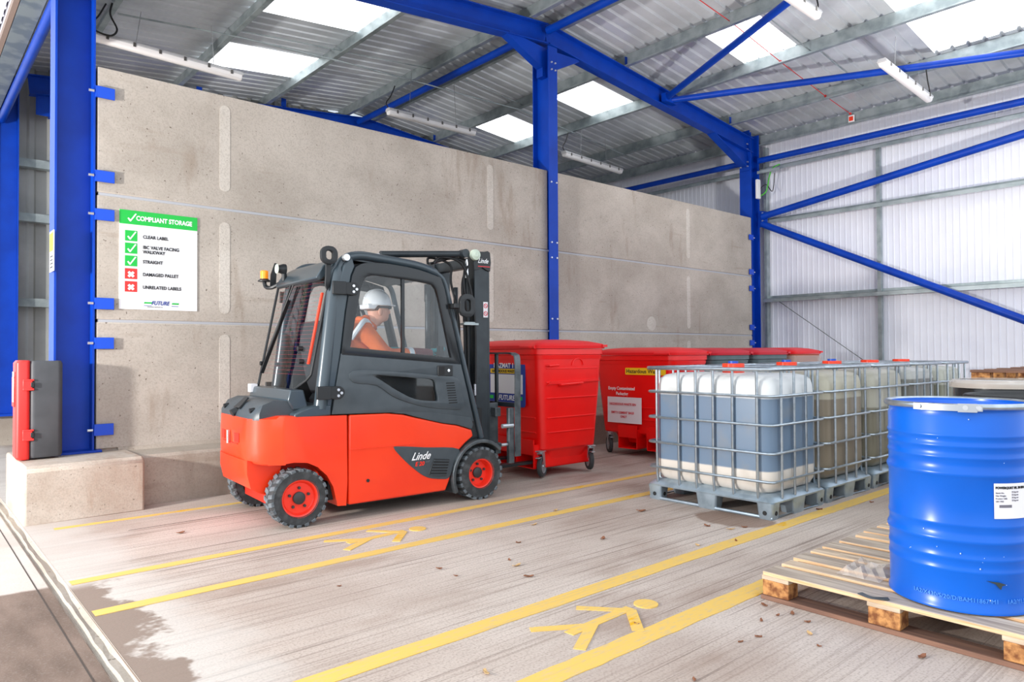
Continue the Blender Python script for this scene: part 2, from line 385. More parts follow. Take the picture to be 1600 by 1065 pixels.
def struct(name, mb, m, label=None, smooth=False, recenter=False, parent=None):
    o = obj(name, mb, m, parent, 0, smooth, .6, recenter)
    if not parent: o['kind'] = 'structure'
    if label: o['label'] = label
    return o
def dup_tree(o, parent=None):
    c = o.copy(); C.objects.link(c); c.parent = parent
    for ch in list(o.children): dup_tree(ch, c)
    return c
def curve_mesh(cu):
    o = D.objects.new('tmp', cu); C.objects.link(o)
    dg = bpy.context.evaluated_depsgraph_get(); dg.update()
    me = D.meshes.new_from_object(o.evaluated_get(dg)); D.objects.remove(o); D.curves.remove(cu); return me
def frame(origin, right, upv):
    r = Vector(right).normalized(); u = Vector(upv).normalized(); n = r.cross(u)
    return Matrix(((r.x, u.x, n.x, origin[0]), (r.y, u.y, n.y, origin[1]), (r.z, u.z, n.z, origin[2]), (0, 0, 0, 1)))
def text(name, body, size, m, fr, parent, shear=0.0, bold=0.0, align='LEFT', xscale=1.0, bend=None):
    cu = D.curves.new('txt', 'FONT'); cu.body = body; cu.size = size; cu.shear = shear; cu.offset = bold; cu.extrude = 0.0006
    cu.align_x = align; cu.resolution_u = 3
    me = curve_mesh(cu); me.name = name
    if xscale != 1: me.transform(Matrix.Diagonal((xscale, 1, 1, 1)))
    if bend:
        for v in me.vertices:
            a = bend[3] + v.co.x / bend[2]; R = bend[2] + 0.002 + v.co.z; v.co = Vector((bend[0] + R * math.cos(a), bend[1] + R * math.sin(a), bend[4] + v.co.y))
    else: me.transform(fr)
    return link(name, me, m, parent, 0, False)
def plate(name, loops, th, m, fr, parent, bevel=0.0):
    cu = D.curves.new('pl', 'CURVE'); cu.dimensions = '2D'; cu.fill_mode = 'BOTH'; cu.extrude = th / 2; cu.bevel_depth = bevel; cu.bevel_resolution = 1
    for lp in loops:
        sp_ = cu.splines.new('POLY'); sp_.points.add(len(lp) - 1); sp_.use_cyclic_u = True
        for i, p in enumerate(lp): sp_.points[i].co = (p[0], p[1], 0, 1)
    me = curve_mesh(cu); me.name = name; me.transform(fr)
    finish(me, True, .5)
    return link(name, me, m, parent, 0, False)
def rrect(x0, x1, y0, y1, r, seg=4):
    out = []
    for q, (cx, cy_) in enumerate(((x1 - r, y1 - r), (x0 + r, y1 - r), (x0 + r, y0 + r), (x1 - r, y0 + r))):
        for k in range(seg + 1): a = (q + k / seg) * PI / 2; out.append((cx + r * math.cos(a), cy_ + r * math.sin(a)))
    return out
def smoothpath(pts, n=6):                          # Catmull-Rom
    P = [Vector(p) for p in pts]; out = []
    for i in range(len(P) - 1):
        a = P[max(i - 1, 0)]; b = P[i]; c = P[i + 1]; d = P[min(i + 2, len(P) - 1)]
        for k in range(n):
            t = k / n; out.append(0.5 * ((2 * b) + (c - a) * t + (2 * a - 5 * b + 4 * c - d) * t * t + (3 * b - a - 3 * c + d) * t ** 3))
    out.append(P[-1]); return out
def smooth2(pts, n=5, closed=False):
    if closed:
        P = [Vector((p[0], p[1], 0)) for p in pts]; m = len(P); out = []
        for i in range(m):
            a, b, c, d = P[i - 1], P[i], P[(i + 1) % m], P[(i + 2) % m]
            for k in range(n):
                t = k / n; q = 0.5 * ((2 * b) + (c - a) * t + (2 * a - 5 * b + 4 * c - d) * t * t + (3 * b - a - 3 * c + d) * t ** 3); out.append((q.x, q.y))
        return out
    return [(q.x, q.y) for q in smoothpath([(p[0], p[1], 0) for p in pts], n)]
def tick(s=1.0): return [(0 * s, .35 * s), (.12 * s, .45 * s), (.33 * s, .22 * s), (.85 * s, 1.0 * s), (1.0 * s, .95 * s), (.36 * s, 0), (.25 * s, 0)]
def cross(s=1.0):
    a = .18 * s; h = .5 * s; pts = []
    base = [(a, h), (a, a), (h, a), (h, -a), (a, -a), (a, -h), (-a, -h), (-a, -a), (-h, -a), (-h, a), (-a, a), (-a, h)]
    c = math.cos(PI / 4); q = math.sin(PI / 4)
    return [(x * c - y * q + h, x * q + y * c + h) for x, y in base]

# ================================================================== setting
YW = 6.98                                          # front face of the concrete wall
XR = 6.85                                          # ridge
def roofz(x, off=0.0): return 5.87 - 0.1 * abs(x - XR) + off
Y0, YN, YF = 1.2, 1.8, 12.2                        # roof edge, near frame, far frame

struct('floor', MB().box(0.735, 13.2, -4.5, 12.9, -0.3, 0.0), 'floor', 'pale brushed concrete slab with tined grooves')
struct('ground', MB().box(-30, 0.66, -20, 30, -0.3, -0.004).box(0.66, 13.2, -20, -4.5, -0.3, -0.004), 'yard', 'concrete yard outside the open side, partly wet')
kb = MB(); ks = [(0.66, 0.70), (0.70, 0.735)]
n = 120; top = []
for i in range(n + 1):
    y = -4.5 + i * (17.4 / n); top.append(y)
jl = [0.672 + random.uniform(-.006, .006) for _ in top]; jr = [0.722 + random.uniform(-.010, .010) for _ in top]
vs = []; fs = []
for i, y in enumerate(top): vs += [(0.655, y, -.001), (jl[i], y, -.016), (jl[i] + .02, y, -.004), (jr[i], y, -.012), (0.74, y, .001)]
for i in range(n):
    for k in range(4): fs.append((i * 5 + k, i * 5 + k + 1, i * 5 + 6 + k, i * 5 + 5 + k))
kb.add(vs, fs); struct('trim_1', kb, 'footing', 'broken concrete edge strip along the slab')
jm = MB()
for x in (0.60,): jm.box(x, x + .006, -6, 14, -.004, -.0025)
struct('trim_2', jm, 'crack', 'saw cut joint in the yard concrete')
struct('trim_3', MB().box(1.3, 12.5, 5.72, 5.726, 0, .0012), 'crack', 'fine joints in the floor slab')

# painted walkway lines and figures
def line(y0, y1, x0, x1, label):
    m = MB(); n = 60; vs = []; fs = []
    for i in range(n + 1):
        x = x0 + (x1 - x0) * i / n; e = random.uniform(-.004, .004); e2 = random.uniform(-.004, .004)
        vs += [(x, y0 + e, .0), (x, y0 + e, .003), (x, y1 + e2, .003), (x, y1 + e2, 0)]
    for i in range(n):
        for k in range(3): fs.append((i * 4 + k, i * 4 + k + 1, i * 4 + 5 + k, i * 4 + 4 + k))
    m.add(vs, fs); o = obj('painted_floor_line', m, 'paint', smooth=False); tag(o, label, 'floor marking', 'yellow walkway lines')
line(4.58, 4.66, .757, 12.4, 'yellow floor line running just in front of the orange forklift wheels')
line(3.96, 4.05, .754, 12.4, 'second yellow floor line, on the camera side of the small painted figure')
line(2.54, 2.65, .80, 12.4, 'yellow floor line passing beneath the row of caged tanks')
line(1.95, 2.07, .80, 6.0, 'nearest yellow floor line, running to the wooden pallet corner')
line(6.10, 6.16, .9, 6.0, 'faint yellow floor line at the foot of the concrete block and footing')
def stick(x0, yc, s, label):
    m = MB(); zc = [.0026]
    def limb(a, b, w):
        zc[0] += .0004; z = zc[0]
        a, b = Vector((a[0], a[1], 0)), Vector((b[0], b[1], 0)); t = (b - a).normalized(); q = Vector((-t.y, t.x, 0)) * w / 2
        m.add([a - q, b - q, b + q, a + q] + [p + Vector((0, 0, z)) for p in (a - q, b - q, b + q, a + q)], [(3, 2, 1, 0), (4, 5, 6, 7), (0, 1, 5, 4), (1, 2, 6, 5), (2, 3, 7, 6), (3, 0, 4, 7)])
    H = lambda dx, dy: (x0 + dx * s, yc + dy * s)
    limb(H(.08, 0), H(.54, .02), .055); limb(H(.22, 0), H(-.02, .15), .05); limb(H(.24, .0), H(-.01, -.15), .055)
    limb(H(.50, .01), H(.34, .2), .045); limb(H(.52, .0), H(.34, -.19), .055)
    c = H(.64, 0); m.lathe([(0, .0055), (.062, .0055), (.062, 0)], (c[0], c[1], 0), 18)
    tag(obj('painted_walking_figure', m, 'paint', smooth=False), label, 'floor marking', 'walking figures painted on the floor')
stick(2.24, 4.33, 1.0, 'yellow stick figure painted in the walkway beside the forklift')
stick(2.24, 2.26, 1.0, 'yellow stick figure painted in the nearest walkway, close to the wooden pallet')

# concrete wall made of stacked precast panels
wl = struct('wall_left', MB().box(1.34, 12.14, YW + .03, YW + .12, .44, 3.78), 'panel', 'wall of stacked precast concrete panels')
zz = [(.46, 1.565), (1.59, 2.675), (2.70, 3.80)]
for (xa, xb) in ((1.33, 6.80), (6.90, 12.15)):
    for z0, z1 in zz: obj('wall_panel', MB().box(xa, xb, YW, YW + .15, z0, z1), 'panel', wl, .008)
mj = MB(); 
for z in (1.577, 2.687): mj.box(1.34, 12.14, YW + .006, YW + .14, z - .012, z + .012)
obj('mortar_joint', mj, 'mortar', wl)
for x in (2.42, 5.77, 10.11):
    for z0, z1 in ((.60, 1.47), (1.67, 2.56), (2.86, 3.70)):
        obj('cast_strip', MB().prism(rrect(x - .05, x + .05, z0, z1, .05), YW - .003, YW + .01), 'panel_mark', wl, .0)
obj('cast_strip', MB().lathe([(0, -.006), (.10, -.006), (.115, 0), (.115, .01)], (9.1, YW, 1.73), 28, 'y'), 'panel_mark', wl)
struct('trim_4', MB().prism([(6.58, 0), (7.4, 0), (7.4, .43), (7.0, .43), (6.98, .465), (6.96, .43), (6.60, .425), (6.58, .40)], 1.5, 12.3, 'x'), 'footing', 'concrete footing under the wall')
tag(obj('concrete_plinth_block', MB().prism([(6.38, -.01), (7.5, -.01), (7.5, .44), (6.42, .44), (6.38, .41)], .745, 1.57, 'x'), 'block', None, .018), 'pale chamfered concrete block carrying the tall blue column at left', 'concrete block')

# cladding
def ribbed(fixed, a0, a1, z0, z1, pitch, depth, rib, axis, flip=1):
    m = MB(); pts = []; a = a0
    while a < a1 - 1e-6:
        pts += [(a, 0), (a + pitch - rib, 0), (a + pitch - rib * .75, depth), (a + pitch - rib * .25, depth)]; a += pitch
    pts.append((a1, 0)); vs = []; fs = []
    for p, d in pts:
        for z in (z0, z1): vs.append((fixed + flip * d, p, z) if axis == 'x' else (p, fixed + flip * d, z))
    for i in range(len(pts) - 1): fs.append((2 * i, 2 * i + 2, 2 * i + 3, 2 * i + 1))
    return m.add(vs, fs)
struct('wall_right', ribbed(12.74, .4, 12.7, .0, 5.52, .10, -.006, .03, 'x').box(12.76, 12.78, .4, 12.7, 0, 5.53), 'white_clad', 'white ribbed cladding wall')
struct('wall_back', ribbed(12.62, .85, 12.75, .45, 6.0, .25, -.045, .12, 'y').box(.85, 12.75, 12.64, 12.66, .45, 6.0), 'grey_clad', 'grey profiled cladding behind the concrete wall')
struct('trim_5', MB().box(.75, 12.7, 12.3, 12.75, -.01, .5), 'footing', 'concrete upstand under the far cladding')
struct('trim_6', ribbed(.80, 1.0, 12.7, 4.66, 5.42, .2, .012, .06, 'x').box(.82, .83, 1.0, 12.7, 4.66, 5.42), 'white_clad', 'white cladding above the open side')
struct('trim_7', MB().box(.83, .875, 1.0, 12.7, 4.60, 4.66), 'flash', 'brown drip flashing under the outer cladding')

# roof sheeting with translucent rooflights
SKY = [(3.45, 5.0, 8.0, 9.0), (3.45, 5.0, 10.2, 11.2), (8.63, 10.0, 8.0, 9.0), (8.63, 10.0, 10.2, 11.2), (8.63, 9.98, 4.95, 5.8), (8.63, 11.4, 2.35, 3.6), (3.45, 5.0, 4.95, 5.8)]
def roofprofile(y0, y1):
    y = y0; pts = []
    while y < y1 - 1e-6:
        pts += [(y, 0), (min(y + .14, y1), 0), (min(y + .155, y1), .035), (min(y + .185, y1), .035)]; y += .2
    pts.append((y1, 0)); return pts
cm = MB(); sm = [MB() for _ in SKY]
P_ = roofprofile(Y0, 12.8)
for i in range(len(P_) - 1):
    (ya, da), (yb, db) = P_[i], P_[i + 1]
    if yb - ya < 1e-5: continue
    ym = (ya + yb) / 2; cuts = [.8, XR, 12.75]; holes = []
    for k, (xa, xb, y0_, y1_) in enumerate(SKY):
        if y0_ < ym < y1_: cuts += [xa, xb]; holes.append((k, xa, xb))
    cuts = sorted(set(cuts))
    for x0, x1 in zip(cuts, cuts[1:]):
        tgt = cm
        for k, xa, xb in holes:
            if xa - 1e-6 <= x0 and x1 <= xb + 1e-6: tgt = sm[k]
        z0, z1 = roofz(x0, .205), roofz(x1, .205)
        tgt.add([(x0, ya, z0 + da), (x1, ya, z1 + da), (x1, yb, z1 + db), (x0, yb, z0 + db)], [(0, 1, 2, 3)])
struct('ceiling', cm, 'sheet', 'profiled steel roof sheeting')
for k, m in enumerate(sm): struct('window_%d' % (k + 1), m, 'skylight', 'translucent white rooflight sheet')

# ------------------------------------------------------------------ steel frame
def isec(m, a, b, w, d, tf, tw, wdir):              # I section from a to b, depth d in plane perpendicular to wdir, flange width w along wdir
    a, b = Vector(a), Vector(b); t = (b - a).normalized(); W = Vector(wdir); Dn = t.cross(W).normalized()
    def rect(c0, c1, hw, hd):
        vs = [e + W * sx * hw + Dn * sd * hd + o for e, o in ((a, c0), (b, c1)) for sx, sd in ((-1, -1), (1, -1), (1, 1), (-1, 1))]
        m.add(vs, [(3, 2, 1, 0), (4, 5, 6, 7)] + [(k, (k + 1) % 4, 4 + (k + 1) % 4, 4 + k) for k in range(4)])
    for sgn in (-1, 1): rect(Dn * sgn * (d / 2 - tf / 2), Dn * sgn * (d / 2 - tf / 2), w / 2, tf / 2)
    rect(Vector(), Vector(), tw / 2, d / 2 - tf)
    return m
def bolts(spots, axis, parent, r=.014, L=.03):
    for p in spots:
        q = Vector(p); e = Vector(axis) * L
        obj('bolt', MB().cyl(q - e, q + e, r, n=8), 'bolt', parent)
yc = 7.095
col = thing('steel_column', 'tall blue steel column on the pale concrete block, left end of the concrete wall', 'steel column', (1.165, yc, .44))
obj('column_shaft', isec(MB(), (0, 0, .02), (0, 0, 5.30 - .44), .24, .30, .016, .012, (0, 1, 0)), 'blue', col)
obj('base_plate', MB().box(-.2, .2, -.18, .18, 0, .02), 'blue', col, .003)
def clip(parent, x0, x1, z, base, y=6.925):
    c = obj('clip_plate', MB().box(x0, x1, YW - .03, YW - .018, z - .05, z + .05).box(x0, x0 + .012, YW - .03, YW + .02, z - .05, z + .05), 'blue_light', parent, .002)
    c.location = (-parent.location[0], -parent.location[1], -parent.location[2])
    bolts([((x0 - .03 if x1 > x0 else x0 + .03), YW - .024, z)], (1, 0, 0), c, .012, .02)
for z in (3.57, 2.835, 2.50, 1.725, 1.38, .63): clip(col, 1.31, 1.46, z, col)
st = thing('warning_sticker', 'small white and yellow notice on the outer flange of the left blue column', 'sign', (.998, 6.99, 1.98))
obj('backing', MB().box(0, .006, -.10, .10, 0, .34), 'white', st); obj('yellow_panel', MB().box(-.002, 0, -.085, .085, .17, .325), 'yellow', st)
for k in range(4): obj('text_line', MB().box(-.002, 0, -.06, .06, .03 + k * .03, .042 + k * .03), 'ink', st)

col2 = thing('steel_column', 'blue middle steel column standing in the gap between the two wall halves', 'steel column', (6.83, 7.05, 0))
obj('column_shaft', isec(MB(), (0, 0, .43), (0, 0, 5.5), .17, .32, .014, .010, (1, 0, 0)), 'blue', col2)
obj('cap_bracket', MB().prism([(-.75, 5.50), (-.70, 5.55), (0, 5.50), (.60, 5.52), (.65, 5.5), (.1, 5.22), (.1, 5.1), (-.1, 5.1), (-.1, 5.22)], -.06, .06), 'blue', col2)
bolts([(-.03, -.165, z) for z in (5.28, 5.18)] + [(.04, -.165, z) for z in (5.28, 5.18)] + [(s_ * .05, -.165, z) for z in (3.62, 2.79, 2.58, 1.74) for s_ in (-1, 1)], (0, 1, 0), col2, .012, .012)

col3 = thing('steel_column', 'blue steel column at the far right end of the concrete wall, braces bolted on', 'steel column', (12.31, yc, 0))
obj('column_shaft', isec(MB(), (0, 0, 0), (0, 0, 5.42), .24, .30, .016, .012, (0, 1, 0)), 'blue', col3)
obj('end_plate', MB().box(-.172, -.15, -.10, .10, 4.70, 5.46), 'blue', col3)
bolts([(-.175, s_ * .07, z) for s_ in (-1, 1) for z in (5.2, 5.1, 4.86, 4.78)], (1, 0, 0), col3)
for z in (3.42, 2.77, 2.46, 1.73, 1.44): clip(col3, 12.17, 12.03, z, col3)
obj('gusset_plate', MB().prism([(-.12, 3.62), (-.30, 3.72), (-.30, 3.92), (-.12, 3.96)], .10, .112, 'x'), 'blue', col3)
bolts([(.09, -.22, z) for z in (3.70, 3.75, 3.85, 3.90)], (1, 0, 0), col3, .014, .03)
for (x, lab) in ((1.18, 'blue steel column in shadow at the far left, before the grey cladding'), (12.31, 'blue steel column of the far frame, behind the right end of the wall')):
    c = thing('steel_column', lab, 'steel column', (x, YF, 0))
    obj('column_shaft', isec(MB(), (0, 0, .45), (0, 0, 5.25), .24, .30, .016, .012, (0, 1, 0)), 'blue', c)
    obj('base_plate', MB().box(-.2, .2, -.16, .16, .43, .46), 'blue', c)

def rafter(y, lab):
    t = thing('roof_rafter', lab, 'roof beam', (XR, y, 5.87))
    for sgn in (-1, 1):
        a = (0, 0, -.15); b = (sgn * 5.40, 0, -.15 - .54)
        obj('rafter_beam', isec(MB(), a, b, .16, .28, .014, .010, (0, 1, 0)), 'blue', t)
        h = MB(); x1 = sgn * 5.31; x0 = sgn * 4.1
        h.prism([(x0, -.29 - .41), (x1, -.29 - .53), (x1, -1.10), (x1 - sgn * .18, -1.10)], -.005, .005)
        h.bar((x0, 0, -.29 - .41), (x1 - sgn * .16, 0, -1.11), .16, .014, (0, 0, 1)); obj('haunch', h, 'blue', t)
        for xk in (1.65, 3.1, 4.6): obj('purlin_cleat', MB().box(sgn * xk - .005, sgn * xk + .085, -.07, -.062, -.1 * xk, .15 - .1 * xk), 'blue', t)
    return t
r1 = rafter(7.05, 'blue duo-pitched steel rafter above the concrete wall, from left column to right column')
rafter(YF, 'blue rafter of the far frame showing just above the top of the concrete wall')
tag(obj('tie_tube', MB().tube([(XR - .12, 7.12, 5.74), (XR - .12, YF - .1, 5.74)], .055, 16), 'blue'), 'blue tube along the ridge from the middle column to the far frame', 'tie tube')
tag(obj('tie_tube', MB().tube([(XR - .02, 6.98, 5.76), (XR - .02, 1.2, 5.76)], .055, 16), 'blue'), 'blue ridge tube coming from the middle column towards the camera', 'tie tube')
tag(obj('tie_tube', MB().tube([(12.36, 6.93, 4.90), (12.36, 1.2, 4.90)], .055, 16), 'blue'), 'topmost blue tube along the right wall, above both wall braces', 'tie tube')
tag(obj('tie_tube', MB().tube([(12.31, 7.17, 4.90), (12.31, YF - .1, 4.90)], .055, 16), 'blue'), 'blue eaves tube behind the concrete wall, against the shaded white cladding', 'tie tube')
tag(obj('tie_tube', MB().tube([(1.125, 7.2, 4.58), (1.125, YF - .1, 4.58)], .05, 16), 'blue'), 'blue eaves tube behind the left column, beside the grey lintel', 'tie tube')
tag(obj('roof_brace', MB().tube([(9.5, 6.94, 5.44), (7.05, 1.7, 5.66)], .05, 16), 'blue'), 'blue roof brace rising steeply to the top edge of the photo', 'brace')
tag(obj('roof_brace', MB().tube([(9.62, 6.92, 5.42), (11.75, 1.5, 5.22)], .05, 16), 'blue'), 'blue roof brace running almost level to the right under the roof', 'brace')
tag(obj('wall_brace', MB().tube([(12.38, 6.88, 3.83), (12.38, 1.3, 4.64)], .062, 16), 'blue'), 'blue wall brace rising to the right from the far right column', 'brace')
tag(obj('wall_brace', MB().tube([(12.38, 6.88, 3.69), (12.38, 1.2, .95)], .062, 16), 'blue'), 'blue wall brace falling to the right from the far right column', 'brace')
tag(obj('brace_cleat', MB().box(9.42, 9.72, 6.90, 6.99, 5.36, 5.50).cyl((9.50, 6.88, 5.43), (9.50, 6.93, 5.43), .02).cyl((9.62, 6.86, 5.42), (9.62, 6.93, 5.42), .02), 'blue'), 'blue cleat where the two roof braces meet the rafter', 'bracket')

# purlins, girts, rods
def zsec(x, y0, y1, zb):
    m = MB(); pts = [(x - .065, zb + .015), (x - .065, zb), (x, zb), (x, zb + .2), (x + .065, zb + .2), (x + .065, zb + .185), (x + .004, zb + .185), (x + .004, zb + .194), (x + .004, zb + .004), (x - .06, zb + .004)]
    pts = [(x - .065, zb + .018), (x - .065, zb), (x + .002, zb), (x + .002, zb + .196), (x + .065, zb + .196), (x + .065, zb + .2), (x - .002, zb + .2), (x - .002, zb + .004), (x - .061, zb + .004), (x - .061, zb + .018)]
    return m.prism(pts, y0, y1, 'y')
names = {1.98: 'grey roof purlin nearest the tall left column', 3.42: 'second grey purlin from the left column', 4.97: 'grey purlin along the low side of the left rooflights',
         6.55: 'grey purlin just left of the blue ridge tube', 7.12: 'grey purlin just right of the blue ridge tube', 8.55: 'grey purlin on the upper side of the right rooflights',
         9.94: 'grey purlin on the lower side of the right rooflights', 11.5: 'lowest grey purlin, next to the right eaves'}
for x, lab in names.items():
    tag(obj('roof_purlin', zsec(x, Y0, 12.6, roofz(x)), 'galv', smooth=False), lab, 'purlin', 'galvanised roof purlins')
tag(obj('eaves_beam', zsec(12.52, Y0, 12.6, 5.22), 'galv', smooth=False), 'grey eaves beam where the roof meets the white wall', 'eaves beam')
lt = thing('lintel_beam', 'dull galvanised lintel over the open left side, top left corner', 'beam', (.97, 6.8, 4.6))
obj('lintel_channel', MB().box(-.095, .10, -5.6, 5.8, 0, .004).box(-.095, -.09, -5.6, 5.8, 0, .35).box(.095, .10, -5.6, 5.8, 0, .05), 'soffit', lt)
for z, lab, y1 in ((2.28, 'lowest grey rail across the white wall', 6.95), (3.78, 'middle grey rail across the white wall, level with the column joint', 6.95), (4.78, 'top grey rail across the white wall under the blue tube', 12.5)):
    m = MB().box(12.5, 12.70, 1.0, y1, z - .004, z).box(12.5, 12.505, 1.0, y1, z - .07, z).box(12.695, 12.70, 1.0, y1, z, z + .06)
    tag(obj('wall_rail', m, 'galv', smooth=False), lab, 'wall rail', 'galvanised rails on the white wall')
tag(obj('wall_post', MB().box(12.62, 12.70, 4.85, 4.91, 0, 4.77), 'galv', smooth=False), 'grey upright post between the rails of the white wall', 'post')
tag(obj('wall_post', MB().box(12.60, 12.72, 6.92, 6.97, 0, 5.2), 'galv', smooth=False), 'grey corner trim post right beside the far right blue column', 'post')
tag(obj('wire_stay', MB().cyl((12.6, 6.68, 2.22), (12.6, 3.6, -.0), .006, n=6), 'mast_grey'), 'thin dark wire running diagonally down the white wall', 'wire')
for z, lab in ((4.1, 'upper grey rail across the shadowed cladding at far left'), (3.3, 'second grey rail across the shadowed cladding at far left'), (2.05, 'lower grey rail across the shadowed cladding at far left')):
    tag(obj('wall_rail', MB().box(1.3, 12.3, 12.40, 12.55, z - .06, z + .06), 'galv', smooth=False), lab, 'wall rail', 'rails on the far cladding')
for (xa, xb, y, lab) in ((3.42, 4.97, 9.4, 'left rooflights'), (4.97, 6.55, 9.42, 'ridge purlins'), (7.12, 8.55, 9.4, 'ridge and right rooflights'), (8.55, 9.94, 4.75, 'near right rooflight'), (9.94, 11.5, 4.65, 'lowest two near purlins')):
    tag(obj('sag_rod', MB().cyl((xa, y, roofz(xa, .06)), (xb, y, roofz(xb, .06)), .008, n=8), 'galv'), 'thin steel sag rod between purlins by the ' + lab, 'rod')
tag(obj('light_conduit', MB().tube([(2.0, 9.4, 5.36), (3.42, 9.4, 5.50), (4.97, 9.4, 5.58), (6.55, 9.4, 5.62), (6.95, 9.4, 5.62), (8.5, 9.4, 5.66), (11.8, 9.4, 5.33)], .012, 8), 'galv'), 'long thin conduit slung below the purlins behind the wall, carrying the lights', 'conduit')

# ------------------------------------------------------------------ light fittings
def fitting(a, b, label, hang, cable):
    a, b = Vector(a), Vector(b); c = (a + b) / 2; L = (b - a).length; d = b - a
    t = thing('strip_light', label, 'light', tuple(c), math.atan2(d.y, d.x), 'long strip lights hung under the roof')
    t.rotation_euler[1] = -math.asin(d.z / L)
    h = L / 2
    prof = [(-.055, .03), (-.06, .0), (-.045, -.045), (-.02, -.06), (.02, -.06), (.045, -.045), (.06, 0), (.055, .03)]
    obj('diffuser', MB().prism(prof, -h, h, 'x'), 'lightwhite', t, .015)
    obj('housing', MB().prism([(-.062, .0), (-.062, .02), (-.045, .05), (.045, .05), (.062, .02), (.062, .0)], -h - .01, h + .01, 'x'), 'lightgrey', t, .01)
    for k in range(6):
        x = -h + L * (k + .5) / 6
        for sg in (-1, 1): obj('clip', MB().box(x - .015, x + .015, sg * .064 - .004, sg * .064 + .004, -.02, .03), 'clip', t, .002)
    for x, z in hang:
        obj('hanger_wire', MB().cyl((x, 0, .05), (x * .9, 0, z), .004, n=6), 'wire', t)
    if cable:
        s_ = cable; obj('cable', MB().tube(smoothpath([(s_ * (h - .02), 0, .04), (s_ * (h + .03), 0, .12), (s_ * (h - .05), 0, .25), (s_ * (h - .12), 0, .42)]), .009, 8), 'black', t)
    return t
fitting((1.72, 9.3, 4.98), (3.42, 9.25, 4.92), 'strip light just right of the tall left column, over the wall top', [(-.4, .45), (.5, .55)], -1)
fitting((5.70, 9.35, 5.00), (7.35, 9.3, 4.99), 'strip light hanging left of the middle column', [(-.45, .75), (.45, .75)], -1)
fitting((9.4, 9.2, 4.99), (11.15, 9.3, 4.97), 'strip light hanging right of the middle column over the shaded wall', [(-.4, .6), (.4, .55)], -1)
fitting((9.62, 3.65, 5.02), (11.4, 3.68, 4.97), 'bright strip light in the upper right, crossing the level brace', [(-.45, .5), (.5, .42)], 1)
fitting((6.05, 3.6, 5.04), (7.75, 3.62, 5.04), 'strip light cut by the top edge of the photo', [(0, .6)], 1)

# call point and red pull cord
cb = thing('call_point', 'small orange and white box on the right eaves beam, end of the red cord', 'call point', (12.46, 5.24, 5.30))
obj('backplate', MB().box(-.01, .02, -.05, .05, -.06, .06), 'white', cb, .004); obj('button', MB().box(-.02, -.01, -.035, .035, -.04, .035), 'cap', cb, .004)
pc = thing('pull_cord', 'thin red cord with red beads strung below the right purlins', 'cord', (8.4, 5.2, 5.75))
kp = [(7.6, 5.2, 5.86), (8.6, 5.2, 5.78), (9.93, 5.2, 5.60), (11.5, 5.25, 5.47), (12.42, 5.24, 5.38)]
o = Vector((8.4, 5.2, 5.75))
obj('cord', MB().tube([Vector(p) - o for p in kp], .006, 6), 'redcord', pc)
for p in kp[1:]: obj('bead', MB().ball(Vector(p) - o, .022), 'redcord', pc)
jb = thing('junction_box', 'white switch box with green cable on the far right column', 'electrical box', (12.22, 6.90, 4.15))
obj('box', MB().box(-.04, .06, -.05, 0, 0, .36), 'white', jb, .005)
obj('bracket_arm', MB().bar((.04, -.0, .50), (.06, -.42, .50), .04, .05), 'galv', jb)
obj('green_cable', MB().tube(smoothpath([(.08, -.03, .06), (.10, -.14, .14), (.11, -.2, .40), (.12, -.26, .55), (.2, -.36, .62)]), .012, 8), 'greencable', jb)
obj('black_cable', MB().tube(smoothpath([(.08, -.03, .2), (.10, -.14, .26), (.11, -.26, .12), (.12, -.3, .45)]), .008, 8), 'black', jb)
tag(obj('loose_cable', MB().tube(smoothpath([(1.69, 9.2, 5.02), (1.80, 9.2, 4.99), (1.90, 9.2, 5.0), (1.95, 9.2, 5.09), (1.88, 9.2, 5.24), (1.9, 9.2, 5.38)]), .011, 8), 'black'), 'black cable looping below the purlin beside the left column', 'cable')

# ------------------------------------------------------------------ compliant storage sign
SG = thing('storage_sign', 'white board headed COMPLIANT STORAGE with green ticks and red crosses, on the wall', 'sign', (1.502, YW - .008, 1.685))
SWd, SHt = .66, .885
obj('board', MB().box(0, SWd, 0, .006, 0, SHt), 'white', SG)
obj('green_header', MB().box(0, SWd, -.002, 0, SHt - .125, SHt), 'green', SG)
F_ = lambda x, z, e=-.003: frame((x, e, z), (1, 0, 0), (0, 0, 1))
plate('header_tick', [tick(.075)], .001, 'white', F_(.065, SHt - .10), SG)
text('lettering', 'COMPLIANT STORAGE', .058, 'white', F_(.135, SHt - .085), SG, bold=.002, xscale=.80)
rows = [('CLEAR LABEL', 1, .655), ('IBC VALVE FACING\nWALKWAY', 1, .543), ('STRAIGHT', 1, .43), ('DAMAGED PALLET', 0, .315), ('UNRELATED LABELS', 0, .20)]
for txt, ok, z in rows:
    sq = obj('check_box' if ok else 'cross_box', MB().box(.045, .145, -.002, 0, z - .045, z + .05), 'green' if ok else 'sign_red', SG)
    plate('tick_mark' if ok else 'cross_mark', [tick(.075) if ok else cross(.06)], .001, 'white', F_(.063 if ok else .065, z - .033), sq)
    text('lettering', txt, .042, 'ink', F_(.19, z - .012 + (.018 if '\n' in txt else 0)), SG, bold=.0012, xscale=.86)
text('logo_lettering', 'FUTURE', .052, 'ink_blue', F_(.262, .045), SG, shear=.3, bold=.001, xscale=.80)
for x0, x1 in ((.19, .255), (.425, .485)):
    for k, mm in ((0, 'ink_blue'), (1, 'green'), (2, 'ink_blue')):
        z = .035 + k * .018; hh = .005 if k != 1 else .016
        obj('logo_stripe', MB().prism([(x0 + z * .2, z + .002 * k), (x1 + z * .2, z + .002 * k), (x1 + z * .2 + .004, z + hh), (x0 + z * .2 + .004, z + hh)], -.002, 0), mm, SG)
